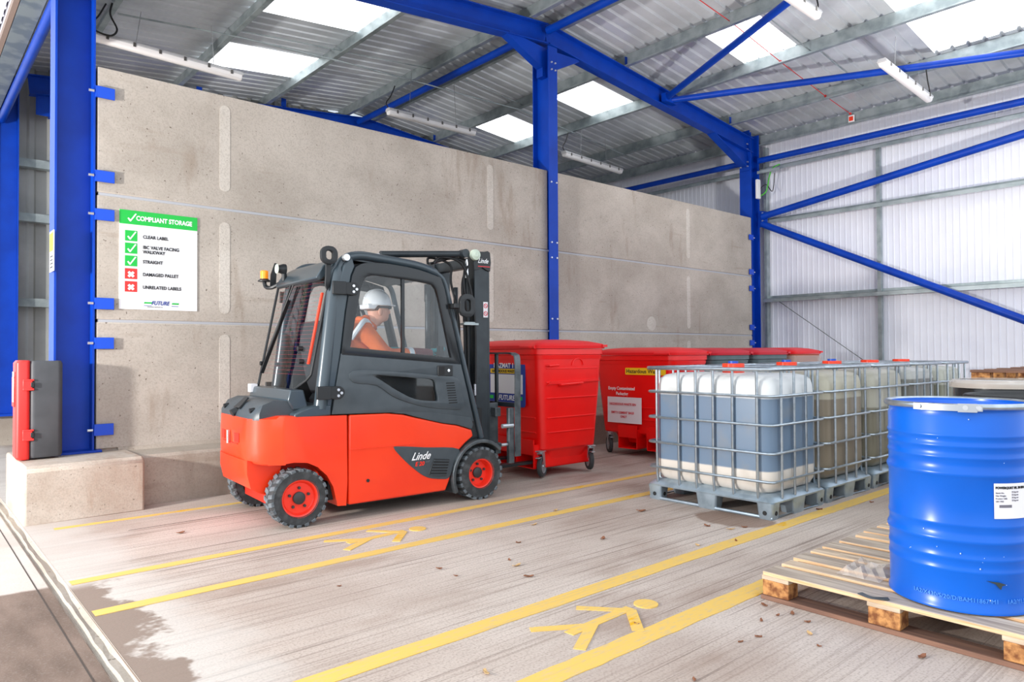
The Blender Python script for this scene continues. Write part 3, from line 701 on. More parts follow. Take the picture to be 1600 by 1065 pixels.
text('lettering', 'INDUSTRIAL SERVICES LTD', .011, 'ink', F_(.225, .022), SG)

# ------------------------------------------------------------------ extinguisher case
ex = thing('extinguisher_case', 'tall dark grey case with a red lid standing on the concrete block', 'extinguisher case', (.768, 6.935, .448))
obj('case_body', MB().loft([(0.01, .06, .275, -.16, .02, .03), (.03, .055, .285, -.17, .03, .04), (.76, .055, .285, -.17, .03, .04), (.785, .065, .275, -.16, .02, .03)]), 'ext_grey', ex)
obj('lid', MB().loft([(0.0, -.02, .06, -.16, .02, .03), (.02, -.035, .06, -.17, .03, .03), (.77, -.035, .06, -.17, .03, .03), (.79, -.02, .06, -.16, .02, .03)]), 'ext_red', ex)
obj('lid_panel', MB().box(-.045, -.03, -.13, -.01, .42, .66), 'ext_red', ex, .008)
obj('label_strip', MB().box(-.048, -.044, -.13, -.07, .46, .70), 'label_white', ex)
for z in (.18, .58):
    l = obj('latch', MB().box(.01, .085, -.182, -.165, z - .03, z - .012).box(.01, .085, -.182, -.165, z + .045, z + .06).box(.01, .075, -.178, -.168, z - .03, z + .06), 'ext_red', ex, .004)
    obj('latch_tab', MB().box(.062, .085, -.19, -.178, z - .005, z + .035), 'blk', l, .003)

# ------------------------------------------------------------------ forklift
FA = math.radians(-3.8)
FK = thing('forklift', 'orange and anthracite electric forklift with glazed cab, lifting a red bin', 'forklift', (2.22, 4.95, 0), FA)
WD = 1.08
def planx(y):                                       # rear end in plan: rounded corners
    t = abs(y - WD / 2) / (WD / 2); return -.305 + .05 * t ** 2 + .19 * max(0, (t - .6) / .4) ** 2.2
def slices(profile, ys, cut=planx, inset=None):
    vs = []; fs = []; n = len(profile)
    for y in ys:
        for x, z in profile: vs.append((max(x, cut(y)) if cut else x, y, z))
    for i in range(len(ys) - 1):
        for k in range(n): fs.append((i * n + k, i * n + (k + 1) % n, (i + 1) * n + (k + 1) % n, (i + 1) * n + k))
    fs += [tuple(range(n)), tuple(range(len(ys) * n - 1, (len(ys) - 1) * n - 1, -1))]
    return MB().add(vs, fs)
ysl = [0, .012, .03, .06, .10, .15, .22, .3, .4, .5, .58, .68, .78, .86, .93, .98, 1.02, 1.05, 1.068, 1.08]
cw = [(-.5, .805), (-.5, .49)] 
arch = [(-.20, .47), (-.10, .478), (.0, .482), (.10, .47), (.18, .43), (.25, .36), (.30, .27), (.335, .12)]
prof = [(-.28, .805), (-.305, .70), (-.30, .56), (-.285, .50), (-.24, .478)] + arch + [(.405, .115), (.415, .30), (.412, .55), (.41, .805), (.02, .815), (-.02, .825), (-.10, .825)]
obj('counterweight', slices(prof, ysl), 'orange', FK, ang=.5)
obj('counterweight_skirt', slices([(-.30, .50), (-.29, .40), (-.255, .29), (-.19, .25), (-.12, .23), (-.06, .30), (-.02, .49)], [.19, .21, .25, .35, .5, .6, .75, .85, .88, .90]), 'orange', FK)
obj('steer_axle', MB().box(-.1, .3, .26, .84, .14, .46).cyl((.05, .12, .21), (.05, .96, .21), .05), 'orange_dk', FK)
rc_ = obj('tow_recess', slices([(-.5, .62), (-.5, .69), (-.2, .69), (-.2, .62)], [.33, .38, .43], lambda y: planx(y) - .003), 'orange_dk', FK)
obj('tow_recess', slices([(-.5, .62), (-.5, .69), (-.2, .69), (-.2, .62)], [.68, .73, .78], lambda y: planx(y) - .003), 'orange_dk', FK)
obj('tow_recess', slices([(-.5, .605), (-.5, .612), (-.2, .612), (-.2, .605)], [.36, .45, .54, .65, .75], lambda y: planx(y) - .003), 'orange_dk', FK)
obj('tow_pin', MB().cyl((planx(.5) - .014, .54, .60), (planx(.5) - .014, .54, .70), .012), 'chrome', FK)
# orange side covers between seam and mudguard
for y0, y1 in ((0, .05), (1.03, 1.08)):
    side = [(.425, .115), (1.30, .118), (1.34, .20), (1.38, .34), (1.43, .44), (1.50, .50), (1.585, .555), (1.57, .612), (1.42, .66), (1.28, .685), (1.14, .72), (1.01, .752), (.90, .782), (.755, .80), (.43, .806)]
    obj('side_cover', MB().prism(side, y0, y1), 'orange', FK, .012)
for y0, y1 in ((-.004, .06), (1.02, 1.084)):
    obj('upper_fairing', MB().prism([(.80, .80), (.92, .785), (1.02, .755), (1.14, .723), (1.28, .688), (1.42, .665), (1.565, .617), (1.585, .66), (1.56, .72), (1.2, .78), (.9, .806)], y0, y1), 'anth', FK, .004)
    tr = smooth2([(.815, .515), (.855, .528), (1.10, .50), (1.43, .458), (1.38, .34), (1.335, .228), (1.25, .222), (1.12, .25), (1.01, .322), (.90, .42)], 4, True)
    obj('side_vent_panel', MB().prism(tr, y0 - .003 if y0 < 0 else y0, y1 + (.003 if y0 > 0 else 0)), 'anth', FK, .004)
obj('crease_line', MB().box(.43, 1.0, -.006, .0, .535, .541), 'orange', FK)
vg = obj('vent_grille', MB().prism([(1.13, .27), (1.30, .245), (1.335, .38), (1.18, .40)], -.014, -.006), 'blk', FK, .003)
for k in range(6):
    z = .265 + k * .023; obj('vent_slat', MB().bar((1.145 + k * .007, -.018, z + .005), (1.305 + k * .004, -.018, z - .012), .008, .007), 'anth', vg)
obj('body_core', MB().box(.28, 1.72, .06, 1.02, .16, .79), 'inner', FK)
obj('underbody', MB().box(.42, 1.32, .05, 1.03, .10, .2), 'inner', FK)
obj('side_bolt', MB().cyl((.585, -.008, .285), (.585, .01, .285), .013, n=10), 'blk', FK)
sf = lambda x, z, e=-.010: frame((x, e, z), (1, 0, 0), (0, 0, 1))
text('brand_lettering', 'Linde', .088, 'white', sf(.965, .405, -.012), FK, shear=.55, bold=.001, xscale=.9)
text('model_lettering', 'E 20', .048, 'rim', sf(1.0, .355, -.012), FK, shear=.25, bold=.001)
text('model_lettering', 'eXP', .022, 'ink_grey', sf(1.10, .375, -.012), FK, shear=.25)
# rear hood
hood = slices([(-.278, .795), (-.262, .84), (-.20, .905), (-.12, .935), (.06, .925), (.10, .80)], [.10, .115, .14, .2, .35, .5, .6, .75, .88, .94, .965, .98])
hd = obj('rear_hood', hood, 'anth', FK, ang=.7)
obj('hood_recess', MB().prism([(-.07, 0), (.07, 0), (.04, .11), (-.04, .11)], 0, .012, 'z'), 'blk', hd).matrix_local = Matrix.Translation((-.25, .54, .86)) @ Matrix.Rotation(-PI / 4, 4, 'Y') @ Matrix.Rotation(-PI / 2, 4, 'Z')
obj('lock_knob', MB().cyl((-.29, .54, .82), (-.25, .54, .84), .035), 'blk', hd)
for y in (.2, .86): obj('hood_screw', MB().cyl((-.262, y, .862), (-.225, y, .868), .018), 'blk', hd)
obj('pillar_foot', MB().prism([(.0, .80), (.0, .835), (.06, .865), (.14, .89), (.285, .89), (.285, .81)], .0, 1.08), 'anth_tube', FK, .012)
# wheels
def wheel(x, y0, y1, r, rr, out, yd, far=False):
    t = obj('tyre', MB().lathe([(rr, y0), (r * .90, y0), (r * .965, y0 + .012), (r * .972, y0 + .03), (r * .972, y1 - .03), (r * .965, y1 - .012), (r * .90, y1), (rr, y1)], (x, 0, r), 48, 'y', True), 'tyre', FK)
    tr = MB(); N_ = 22
    for k in range(N_):
        for side in (0, 1):
            a = 2 * PI * (k + .5 * side) / N_; ym = (y0 + y1) / 2
            ya, yb = (y0 - .003, ym - .006) if side == 0 else (ym + .006, y1 + .003)
            R_ = Matrix.Rotation(-a, 3, 'Y'); w_ = r * 2 * PI / N_ * .30; c = Vector((x, 0, r))
            vs = []
            for xx, zz_ in ((-w_, r * .90), (w_, r * .90), (w_ * .9, r), (-w_ * .9, r)):
                for y in (ya, yb): vs.append(R_ @ Vector((xx + (.008 if y == yb else -.008) * (1 if side else -1), y, zz_)) + c)
            tr.add(vs, [(0, 2, 4, 6), (1, 7, 5, 3), (0, 1, 3, 2), (2, 3, 5, 4), (4, 5, 7, 6), (6, 7, 1, 0)])
    obj('tread_lugs', tr, 'lug', t, .003)
    s_ = 1 if out < 0 else -1                        # out<0: outer face towards -Y
    yo = y0 if out < 0 else y1
    rm = obj('rim', MB().lathe([(rr + .006, yo - s_ * .002), (rr + .004, yo + s_ * .006), (rr - .012, yo + s_ * .010), (rr - .020, yo + s_ * .03), (rr - .026, yo + s_ * yd), (.04, yo + s_ * yd), (0.0, yo + s_ * yd)], (x, 0, r), 40, 'y'), 'rim', t)
    obj('hub', MB().lathe([(.046, yo + s_ * yd), (.046, yo + s_ * (yd - .018)), (.034, yo + s_ * (yd - .026)), (.0, yo + s_ * (yd - .028))], (x, 0, r), 24, 'y'), 'hub', t)
    for k in range(5):
        a = 2 * PI * k / 5 + .3; p = (x + .075 * math.cos(a), yo + s_ * yd, r + .075 * math.sin(a)); q = (p[0], yo + s_ * (yd - .016), p[2])
        obj('wheel_nut', MB().cyl(p, q, .011, n=6), 'hub', t)
wheel(.042, -.005, .155, .215, .137, -1, .035); wheel(.042, .925, 1.085, .215, .137, 1, .035)
wheel(1.655, -.02, .17, .228, .128, -1, .07); wheel(1.655, .91, 1.10, .228, .128, 1, .07)
# front mudguards
for ya, yb in ((-.035, .19), (.89, 1.115)):
    pts = []
    for k in range(15):
        a = math.radians(205 - k * 11.5); pts.append((1.655 + .30 * math.cos(a), .215 + .31 * math.sin(a)))
    mg = MB(); up_ = [(p[0], p[1]) for p in pts]; dn = [(1.655 + (p[0] - 1.655) * .90, .215 + (p[1] - .215) * .90) for p in pts]
    obj('mudguard', mg.prism(up_ + dn[::-1], ya, yb), 'mast_grey', FK, .006)
obj('front_cowl', MB().prism([(1.38, .5), (1.72, .55), (1.70, .62), (1.60, .78), (1.3, .78)], .05, 1.03), 'blk', FK)
# cab frame
rearp = [(.215, .86), (.26, 1.2), (.31, 1.6), (.35, 1.86), (.385, 1.97), (.45, 2.03), (.55, 2.052), (.68, 2.045), (1.04, 2.012), (1.20, 1.975), (1.29, 1.935), (1.335, 1.88), (1.37, 1.76), (1.46, 1.42), (1.55, 1.07), (1.64, .75), (1.70, .53)]
pp = smooth2(rearp, 3)
for side in (0, 1):
    y = .045 if side == 0 else WD - .045
    path = [(x, y + (.02 if side == 0 else -.02) * max(0, (z - .9)), z) for x, z in pp]
    ws = []
    for i in range(len(path)):
        f = i / (len(path) - 1); ws.append(.105 if f < .22 else (.075 if f < .6 else .05))
    m = MB(); n_ = len(path); rs_ = [w_ / 2 for w_ in ws]
    obj('cab_frame_tube', MB().tube(path, rs_, 14), 'anth_tube', FK)
for ya, yb_ in ((.012, .07), (1.01, 1.068)): obj('pillar_infill', MB().prism([(.20, .86), (.292, .86), (.33, 1.05), (.368, 1.27), (.41, 1.6), (.458, 1.88), (.49, 1.955), (.46, 2.03), (.40, 1.98), (.36, 1.86), (.31, 1.6), (.26, 1.2)], ya, yb_), 'anth_tube', FK, .012)
rf = obj('roof_panel', MB().prism([(.30, 1.93), (.40, 2.0), (.50, 2.045), (.70, 2.045), (1.04, 2.01), (1.28, 1.94), (1.27, 1.92), (1.0, 1.98), (.5, 2.01), (.36, 1.93)], .06, 1.02), 'anth', FK)
obj('rear_header', MB().prism([(.20, 1.86), (.26, 1.96), (.36, 2.02), (.42, 2.0), (.30, 1.90), (.24, 1.84)], .09, 1.0), 'anth_tube', FK, .01)
obj('rear_sill', MB().prism([(-.02, .93), (.0, 1.01), (.10, 1.01), (.14, .86), (.02, .86)], .08, 1.0), 'anth_tube', FK, .01)
# door with window openings
dframe = frame((0, .016, 0), (1, 0, 0), (0, 0, 1))
dr_low = smooth2([(.295, .822), (.80, .808)], 1) + [(1.02, .772), (1.30, .725), (1.585, .69), (1.52, .95), (1.455, 1.185), (.37, 1.275), (.33, 1.05)]
lw = smooth2([(.615, 1.112), (.80, 1.10), (1.05, 1.075), (1.19, 1.057), (1.215, .98), (1.228, .885), (1.18, .875), (1.0, .90), (.83, .98), (.70, 1.06)], 3, True)
lp = smooth2([(.46, 1.145), (.8, 1.13), (1.2, 1.09), (1.42, 1.06), (1.45, .95), (1.475, .81), (1.3, .81), (1.1, .84), (.95, .88), (.80, .94), (.66, 1.03), (.462, 1.06)], 3, True)
for side in (0, 1):
    dfr = dframe if side == 0 else Matrix.Translation((0, WD - .032, 0)) @ dframe
    door = plate('door', [dr_low, lw], .03, 'anth', dfr, FK, .004)
    e = -1 if side == 0 else 1
    plate('door_recess', [lp, lw], .012, 'anth', Matrix.Translation((0, e * .018, 0)) @ dfr, door, .004)
    outer = smooth2([(.37, 1.27), (.41, 1.6), (.46, 1.88)], 3) + smooth2([(.49, 1.95), (.56, 1.985), (.70, 1.995), (.83, 1.99), (1.05, 1.965), (1.258, 1.912)], 3) + [(1.29, 1.83), (1.36, 1.55), (1.458, 1.18)]
    hole = smooth2([(.436, 1.325), (.48, 1.56), (.53, 1.81)], 2) + smooth2([(.56, 1.87), (.63, 1.90), (.88, 1.888), (1.10, 1.868), (1.185, 1.852)], 2) + smooth2([(1.215, 1.82), (1.243, 1.736), (1.31, 1.47), (1.368, 1.235)], 2)
    wf = plate('window_frame', [outer, hole], .03, 'blk_gloss', dfr, door, .004)
    plate('window_glass', [hole], .004, 'glass', dfr, wf)
    plate('lower_glass', [lw], .004, 'glass', dfr, door)
    yy = .016 if side == 0 else WD - .016
    obj('window_divider', MB().box(.892, .918, yy - .012, yy + .012, 1.27, 1.895), 'blk_gloss', wf)
    for k in range(9): obj('louvre_slot', MB().prism(rrect(1.30 + .012 * k * .3, 1.385 + .012 * k * .3, 1.02 - k * .021, 1.029 - k * .021, .004), yy + e * .026 - .004, yy + e * .026 + .004), 'inner', door)
    lk = obj('door_lock', MB().box(1.222, 1.37, yy + e * .024 - .006, yy + e * .024 + .006, 1.085, 1.175), 'blk', door, .005)
    obj('lock_cylinder', MB().cyl((1.325, yy + e * .02, 1.132), (1.325, yy + e * .036, 1.132), .012), 'chrome', lk)
    obj('handle_recess', MB().box(1.235, 1.285, yy + e * .03 - .003, yy + e * .03 + .003, 1.095, 1.165), 'inner', lk)
    for hx, hz in ((.30, 1.78), (.175, .985)):
        hg = obj('hinge', MB().box(hx - .02, hx + .09, yy + e * .05 - .012, yy + e * .05 + .012, hz - .05, hz + .05).prism(smooth2([(hx + .08, hz - .045), (hx + .17, hz - .05), (hx + .205, hz), (hx + .17, hz + .045), (hx + .08, hz + .045)], 3), yy + e * .045 - .008, yy + e * .045 + .008), 'blk', door, .004)
        for bx, bz in ((.15, .02), (.175, -.005), (.15, -.025)): obj('hinge_bolt', MB().cyl((hx + bx, yy + e * .045, hz + bz), (hx + bx, yy + e * .062, hz + bz), .011, n=8), 'bolt', hg)
# rear window: tilted glass with heater lines, wiper
def rw(y, z): return (.05 + .204 * (z - .995) + .085 * max(0, (.45 - y) / .37) ** 2, y, z)
def ymin(z): return .085 + max(0, (1.12 - z) / .12) ** 1.5 * .16
rg = MB(); zr = [1.0, 1.02, 1.05, 1.08, 1.12, 1.3, 1.5, 1.7, 1.84]; NY = 12; vs = []; fs = []
for z in zr:
    for j in range(NY + 1): vs.append(rw(ymin(z) + (.99 - ymin(z)) * j / NY, z))
for i in range(len(zr) - 1):
    for j in range(NY): k = i * (NY + 1) + j; fs.append((k, k + 1, k + NY + 2, k + NY + 1))
rgo = obj('rear_window', rg.add(vs, fs), 'glass', FK)
ol = [rw(ymin(z), z) for z in zr] + [rw(y, 1.85) for y in (.3, .6, .99)] + [rw(.99, z) for z in (1.5, 1.0)] + [rw(y, 1.0) for y in (.8, .5, .35)]
obj('window_seal', MB().tube(ol, .011, 8, closed=True), 'blk', rgo)
for k in range(24): obj('heater_line', MB().cyl(rw(.14, 1.12 + k * .031), rw(.95, 1.12 + k * .031), .0005, n=4), 'ink_red', rgo)
obj('reflector_strip', MB().ribbon([rw(.13, 1.2), rw(.13, 1.75)], .012, .03, (0, 1, 0)), 'cap', rgo)
wp = obj('wiper_arm', MB().tube([Vector(rw(.60, 1.84)) + Vector((-.03, 0, 0)), Vector(rw(.70, 1.5)) + Vector((-.03, 0, 0)), Vector(rw(.84, 1.28)) + Vector((-.025, 0, 0))], .009, 8).tube([Vector(rw(.54, 1.84)) + Vector((-.03, 0, 0)), Vector(rw(.84, 1.30)) + Vector((-.03, 0, 0))], .006, 8), 'blk', rgo)
obj('wiper_blade', MB().ribbon([Vector(rw(.62, 1.72)) + Vector((-.015, 0, 0)), Vector(rw(.92, 1.12)) + Vector((-.015, 0, 0))], .012, .03, (-1, 0, 0)), 'blk', wp)
for (y, z) in ((.97, 1.2), (.20, 1.22), (.24, 1.32)): obj('window_knob', MB().cyl(Vector(rw(y, z)) - Vector((.03, 0, 0)), Vector(rw(y, z)) + Vector((.01, 0, 0)), .018), 'blk', rgo)
obj('wiper_motor_box', MB().box(-.03, .03, .93, 1.0, .96, 1.03), 'label_white', rgo, .004)
# lamps and mirrors on the cab
bc = obj('beacon', MB().lathe([(0, 1.915), (.055, 1.915), (.055, 1.925), (.036, 1.935), (.036, 1.94), (0, 1.94)], (.16, 1.16, 0), 24), 'blk', FK)
obj('beacon_lens', MB().lathe([(.034, 1.94), (.034, 2.005), (.028, 2.012), (0, 2.012)], (.16, 1.16, 0), 24), 'amber', bc)
obj('beacon_bracket', MB().tube(smoothpath([(.16, 1.16, 1.915), (.17, 1.15, 1.87), (.20, 1.08, 1.86), (.26, 1.02, 1.90)]), .018, 8), 'blk', bc)
obj('rear_mirror', MB().ribbon([(.21, 1.085, 1.87), (.215, 1.085, 1.97), (.235, 1.085, 2.075)], [.05, .05, .02], .012, (0, 1, 0)), 'blk', FK)
wlmp = obj('work_lamp', MB().lathe([(0, -.05), (.03, -.045), (.045, 0), (.045, .02)], (.22, .86, 2.0), 20, 'x'), 'blk', FK)
obj('lamp_glass', MB().lathe([(0, -.006), (.038, -.006), (.042, .0), (.036, .004), (0, .004)], (.168, .86, 2.0), 20, 'x'), 'greenlamp', wlmp)
obj('lamp_stem', MB().cyl((.23, .86, 1.90), (.23, .86, 1.98), .02), 'blk', wlmp)
def dring(cx, cz, y, w_, h_, name, side=1):
    lo = rrect(cx - w_ / 2, cx + w_ / 2, cz - h_ / 2, cz + h_ / 2, min(w_, h_) * .42, 5); hi = rrect(cx - w_ / 4, cx + w_ / 4, cz - h_ / 3.4, cz + h_ / 3.4, w_ * .22, 5)
    return plate(name, [lo, hi], .03, 'blk', frame((0, y, 0), (1, 0, 0), (0, 0, 1)), FK, .004)
gh = dring(.275, 2.03, .02, .125, .13, 'grab_bracket')
obj('bracket_stem', MB().prism([(.26, 1.99), (.30, 1.99), (.29, 1.80), (.27, 1.76), (.25, 1.80)], .03, .05), 'blk', gh, .004)
gh2 = dring(1.49, 1.685, -.05, .145, .19, 'lamp_bracket')
obj('bracket_stem', MB().box(1.36, 1.45, -.06, .05, 1.66, 1.70).box(1.43, 1.50, -.065, -.03, 1.60, 1.625), 'blk', gh2, .004)
obj('rail_bolt', MB().cyl((.405, -.02, 2.02), (.405, .02, 2.02), .026), 'bolt', FK)
# mast
for y0, y1 in ((.14, .25), (.83, .94)):
    m = MB(); yo = y0 if y0 < .5 else y1 - .015
    m.box(1.70, 1.865, yo, yo + .015, .16, 2.175).box(1.70, 1.72, y0, y1, .16, 2.175).box(1.845, 1.865, y0, y1, .16, 2.175)
    ms = obj('mast_rail', m, 'mast', FK, .003)
    if y0 < .5:
        obj('rail_cap', MB().prism(smooth2([(1.69, 2.02), (1.78, 2.05), (1.865, 2.02), (1.865, 2.19), (1.80, 2.195), (1.70, 2.17)], 2, True), .125, .14), 'blk', ms, .002)
        text('brand_lettering', 'Linde', .06, 'white', sf(1.725, 2.09, .122), ms, shear=.5, bold=.001, xscale=.85)
        obj('brand_underline', MB().box(1.73, 1.86, .122, .126, 2.055, 2.063), 'ink_red', ms)
        stk = obj('warning_label', MB().box(1.795, 1.845, .136, .139, 1.60, 1.74), 'label_white', ms)
        for z in (1.635, 1.705): obj('prohibition_ring', MB().tube([(1.82 + .019 * math.cos(a), .134, z + .019 * math.sin(a)) for a in [k * PI / 8 for k in range(16)]], .003, 5, closed=True).bar((1.808, .134, z + .012), (1.832, .134, z - .012), .003, .004, (0, 1, 0)), 'ink_red', stk)
for yo in (.27, .80): obj('inner_mast_rail', MB().box(1.72, 1.86, yo, yo + .02, .16, 2.12).box(1.72, 1.735, yo - .01, yo + .06, .16, 2.12), 'mast', FK)
for b_ in ((1.72, 1.80, 2.06, 2.15), (1.70, 1.76, .30, .42), (1.70, 1.75, 1.0, 1.06)): obj('mast_crossbar', MB().box(b_[0], b_[1], .14, .94, b_[2], b_[3]), 'mast', FK, .004)
for y in (.19, .88):
    lc = obj('lift_cylinder', MB().cyl((1.655, y, .35), (1.655, y, 1.95), .028), 'mast', FK); obj('piston_rod', MB().cyl((1.655, y, 1.95), (1.655, y, 2.12), .016), 'chrome', lc)
    obj('cylinder_collar', MB().cyl((1.655, y, 1.78), (1.655, y, 1.95), .034), 'blk', lc)
obj('centre_cylinder', MB().cyl((1.76, .54, .3), (1.76, .54, 1.3), .04).cyl((1.76, .54, 1.3), (1.76, .54, 1.9), .022), 'mast', FK)
for i, (x, y) in enumerate(((1.60, .16), (1.625, .145), (1.69, .125), (1.58, .22))):
    hp = smoothpath([(x, y, .80), (x + .01, y, 1.2), (x + .0, y, 1.6), (x - .01 - .02 * i, y + .01, 1.9), (1.66 - .05 * i, y + .03, 2.10 - .01 * i), (1.50 - .06 * i, y + .06, 2.12), (1.30, y + .06, 2.06)])
    hs = obj('hydraulic_hose', MB().tube(hp, .011, 8), 'black', FK)
    obj('hose_fitting', MB().cyl((x, y, .90), (x, y, 1.0), .014), 'chrome', hs)
obj('hose_clamp', MB().box(1.56, 1.72, .10, .16, 1.525, 1.545).box(1.58, 1.70, .115, .145, 1.54, 1.555), 'galv', FK, .003)
tc_ = obj('tilt_cylinder', MB().cyl((.80, .20, 2.10), (1.62, .17, 2.165), .028), 'mast', FK)
obj('cylinder_rod', MB().cyl((.62, .206, 2.08), (.80, .20, 2.095), .013), 'chrome', tc_); obj('cylinder_eye', MB().cyl((1.60, .12, 2.165), (1.60, .20, 2.165), .038), 'mast', tc_)
obj('mast_roller', MB().lathe([(0, .08), (.018, .078), (.03, .085), (.047, .088), (.05, .10), (.05, .118), (0, .12)], (1.685, 0, 2.155), 28, 'y'), 'greenlamp', FK)
obj('front_lamp', MB().lathe([(0, -.06), (.045, -.05), (.055, 0)], (1.40, .95, 1.98), 18, 'x'), 'blk', FK)
# carriage, backrest, forks
cg = obj('fork_carriage', MB().box(1.90, 1.96, .10, .98, .36, .46).box(1.90, 1.96, .10, .98, .70, .78).box(1.88, 1.98, .17, .21, .30, .82).box(1.88, 1.98, .87, .91, .30, .82), 'mast_grey', FK, .004)
bk = obj('load_backrest', MB().ribbon(smoothpath([(2.06, -.02, .34), (2.06, -.02, .8), (2.06, -.02, 1.20), (2.055, .02, 1.265), (2.05, .10, 1.275)]) + [Vector((2.05, 1.0, 1.275))] + [Vector((2.06, 1.08, 1.2)), Vector((2.06, 1.08, .40))], .016, .06, (1, 0, 0)), 'mast_grey', cg)
for y in (.29, .54, .79): obj('backrest_bar', MB().box(2.04, 2.065, y - .014, y + .014, .80, 1.27), 'mast', bk)
obj('backrest_crossbar', MB().box(2.045, 2.07, -.02, 1.08, .78, .82), 'mast', bk)
obj('side_stay', MB().box(1.97, 2.03, -.01, .03, .28, .78), 'mast_grey', cg, .004)
obj('carriage_pin', MB().cyl((1.90, .0, .62), (2.02, .0, .62), .02).cyl((1.90, .02, .45), (2.0, .02, .45), .015), 'zinc', cg)
for y in (.46, .88): obj('fork', MB().prism([(1.97, .72), (2.01, .72), (2.015, .19), (3.05, .165), (3.05, .155), (2.05, .15), (1.98, .16)], y, y + .1), 'blk', cg, .003)
# cab interior
st_ = obj('operator_seat', MB().loft([(.80, .42, .92, .29, .79, .06), (.90, .40, .94, .28, .80, .08), (.97, .44, .92, .30, .78, .08)]), 'seat', FK)
obj('seat_back', MB().prism(smooth2([(.42, .95), (.52, .97), (.44, 1.30), (.40, 1.52), (.33, 1.52), (.34, 1.25)], 3, True), .32, .76), 'seat', st_, .02)
obj('armrest_console', MB().prism([(.55, 1.10), (1.02, 1.16), (1.02, 1.22), (.55, 1.16)], .20, .29), 'blk', st_, .01)
obj('side_console', MB().box(.34, 1.22, .07, .12, .80, 1.13), 'inner', FK)
obj('side_console', MB().box(.34, 1.30, .95, 1.0, .80, 1.13), 'inner', FK)
obj('headliner', MB().prism([(.36, 1.90), (.44, 1.98), (.62, 2.0), (.95, 1.985), (.92, 1.93), (.60, 1.90), (.42, 1.85)], .10, .98), 'inner', FK)
obj('cab_floor', MB().box(.3, 1.5, .06, 1.02, .79, .80), 'inner', FK)
obj('dashboard', MB().prism([(1.25, .80), (1.24, 1.10), (1.33, 1.22), (1.42, 1.21), (1.55, .80)], .10, .98), 'inner', FK, .02)
obj('display', MB().box(1.35, 1.39, .16, .22, 1.22, 1.34), 'blk', FK, .006)
stw = obj('steering_wheel', MB().tube([(1.10 + .14 * math.cos(a) * .75, .60 + .14 * math.sin(a), 1.24 - .14 * math.cos(a) * .55) for a in [k * PI / 12 for k in range(24)]], .013, 8, closed=True), 'blk', FK)
obj('steering_column', MB().cyl((1.10, .60, 1.24), (1.24, .60, 1.0), .03).bar((1.04, .60, 1.29), (1.16, .60, 1.19), .03, .015), 'blk', stw)
obj('fan', MB().ball((1.05, .88, 1.74), .03, .05, .05).cyl((1.05, .88, 1.78), (1.05, .88, 1.93), .01), 'blk', FK)
obj('inner_mirror', MB().prism(smooth2([(1.0, 1.86), (1.14, 1.86), (1.13, 1.80), (1.08, 1.745), (1.03, 1.77)], 3, True), .80, .82), 'blk', FK, .004)
obj('front_glass', MB().add([(1.30, .10, 1.90), (1.30, .98, 1.90), (1.50, .98, 1.20), (1.50, .10, 1.20)], [(0, 1, 2, 3)]), 'glass', FK, smooth=False)
obj('grab_handle', MB().tube(smoothpath([(.88, .93, 1.66), (.95, .93, 1.70), (1.0, .93, 1.64), (1.0, .93, 1.50), (.92, .93, 1.48)]), .016, 8), 'blk', FK)
obj('cab_crossmember', MB().ribbon(smoothpath([(.90, .98, 1.95), (.93, .98, 1.7), (.98, .98, 1.4), (1.08, .98, 1.2)]), .03, .09, (1, 0, 0)), 'blk', FK)

# ------------------------------------------------------------------ driver
DR = thing('person', 'seated forklift driver in orange workwear, white helmet and teal gloves', 'person', (2.22, 4.95, 0), FA)
def skin(name, verts, edges, radii, m, parent, sub=2, root=0):
    me = D.meshes.new(name); me.from_pydata(verts, edges, []); o = D.objects.new('tmp', me); C.objects.link(o)
    md = o.modifiers.new('s', 'SKIN'); sd = o.modifiers.new('u', 'SUBSURF'); sd.levels = sub
    sv = me.skin_vertices[0].data
    for i, r in enumerate(radii):
        r = r if isinstance(r, tuple) else (r, r); sv[i].radius = r; sv[i].use_root = (i == root)
    md.use_smooth_shade = True
    dg = bpy.context.evaluated_depsgraph_get(); dg.update(); me2 = D.meshes.new_from_object(o.evaluated_get(dg)); me2.name = name
    D.objects.remove(o); 
    for p in me2.polygons: p.use_smooth = True
    return link(name, me2, m, parent)
yb = .50
V = [(.66, yb, 1.03), (.66, yb, 1.18), (.68, yb, 1.34), (.73, yb, 1.47), (.80, yb, 1.545), (.85, yb, 1.60),   # pelvis..neck 0-5
     (.73, yb - .16, 1.46), (.90, yb - .22, 1.26), (1.10, yb - .20, 1.27), (1.30, yb - .17, 1.275), (1.37, yb - .17, 1.28),   # right arm 6-10
     (.73, yb + .16, 1.46), (.84, yb + .22, 1.24), (.98, yb + .14, 1.25), (1.07, yb + .08, 1.31),                       # left arm 11-14
     (.74, yb - .10, 1.02), (1.12, yb - .13, 1.04), (1.18, yb - .13, .84), (1.22, yb - .13, .82),
     (.74, yb + .10, 1.02), (1.12, yb + .13, 1.04), (1.18, yb + .13, .84), (1.22, yb + .13, .82)]
E_ = [(0, 1), (1, 2), (2, 3), (3, 4), (4, 5), (3, 6), (6, 7), (7, 8), (8, 9), (9, 10), (3, 11), (11, 12), (12, 13), (13, 14), (0, 15), (15, 16), (16, 17), (17, 18), (0, 19), (19, 20), (20, 21), (21, 22)]
Rr = [(.15, .17), (.145, .165), (.15, .17), (.13, .17), .062, .052, .085, .064, .056, .042, .03, .085, .064, .05, .034, .09, .065, .05, .045, .09, .065, .05, .045]
body = skin('body', V, E_, Rr, 'orange_cloth', DR)
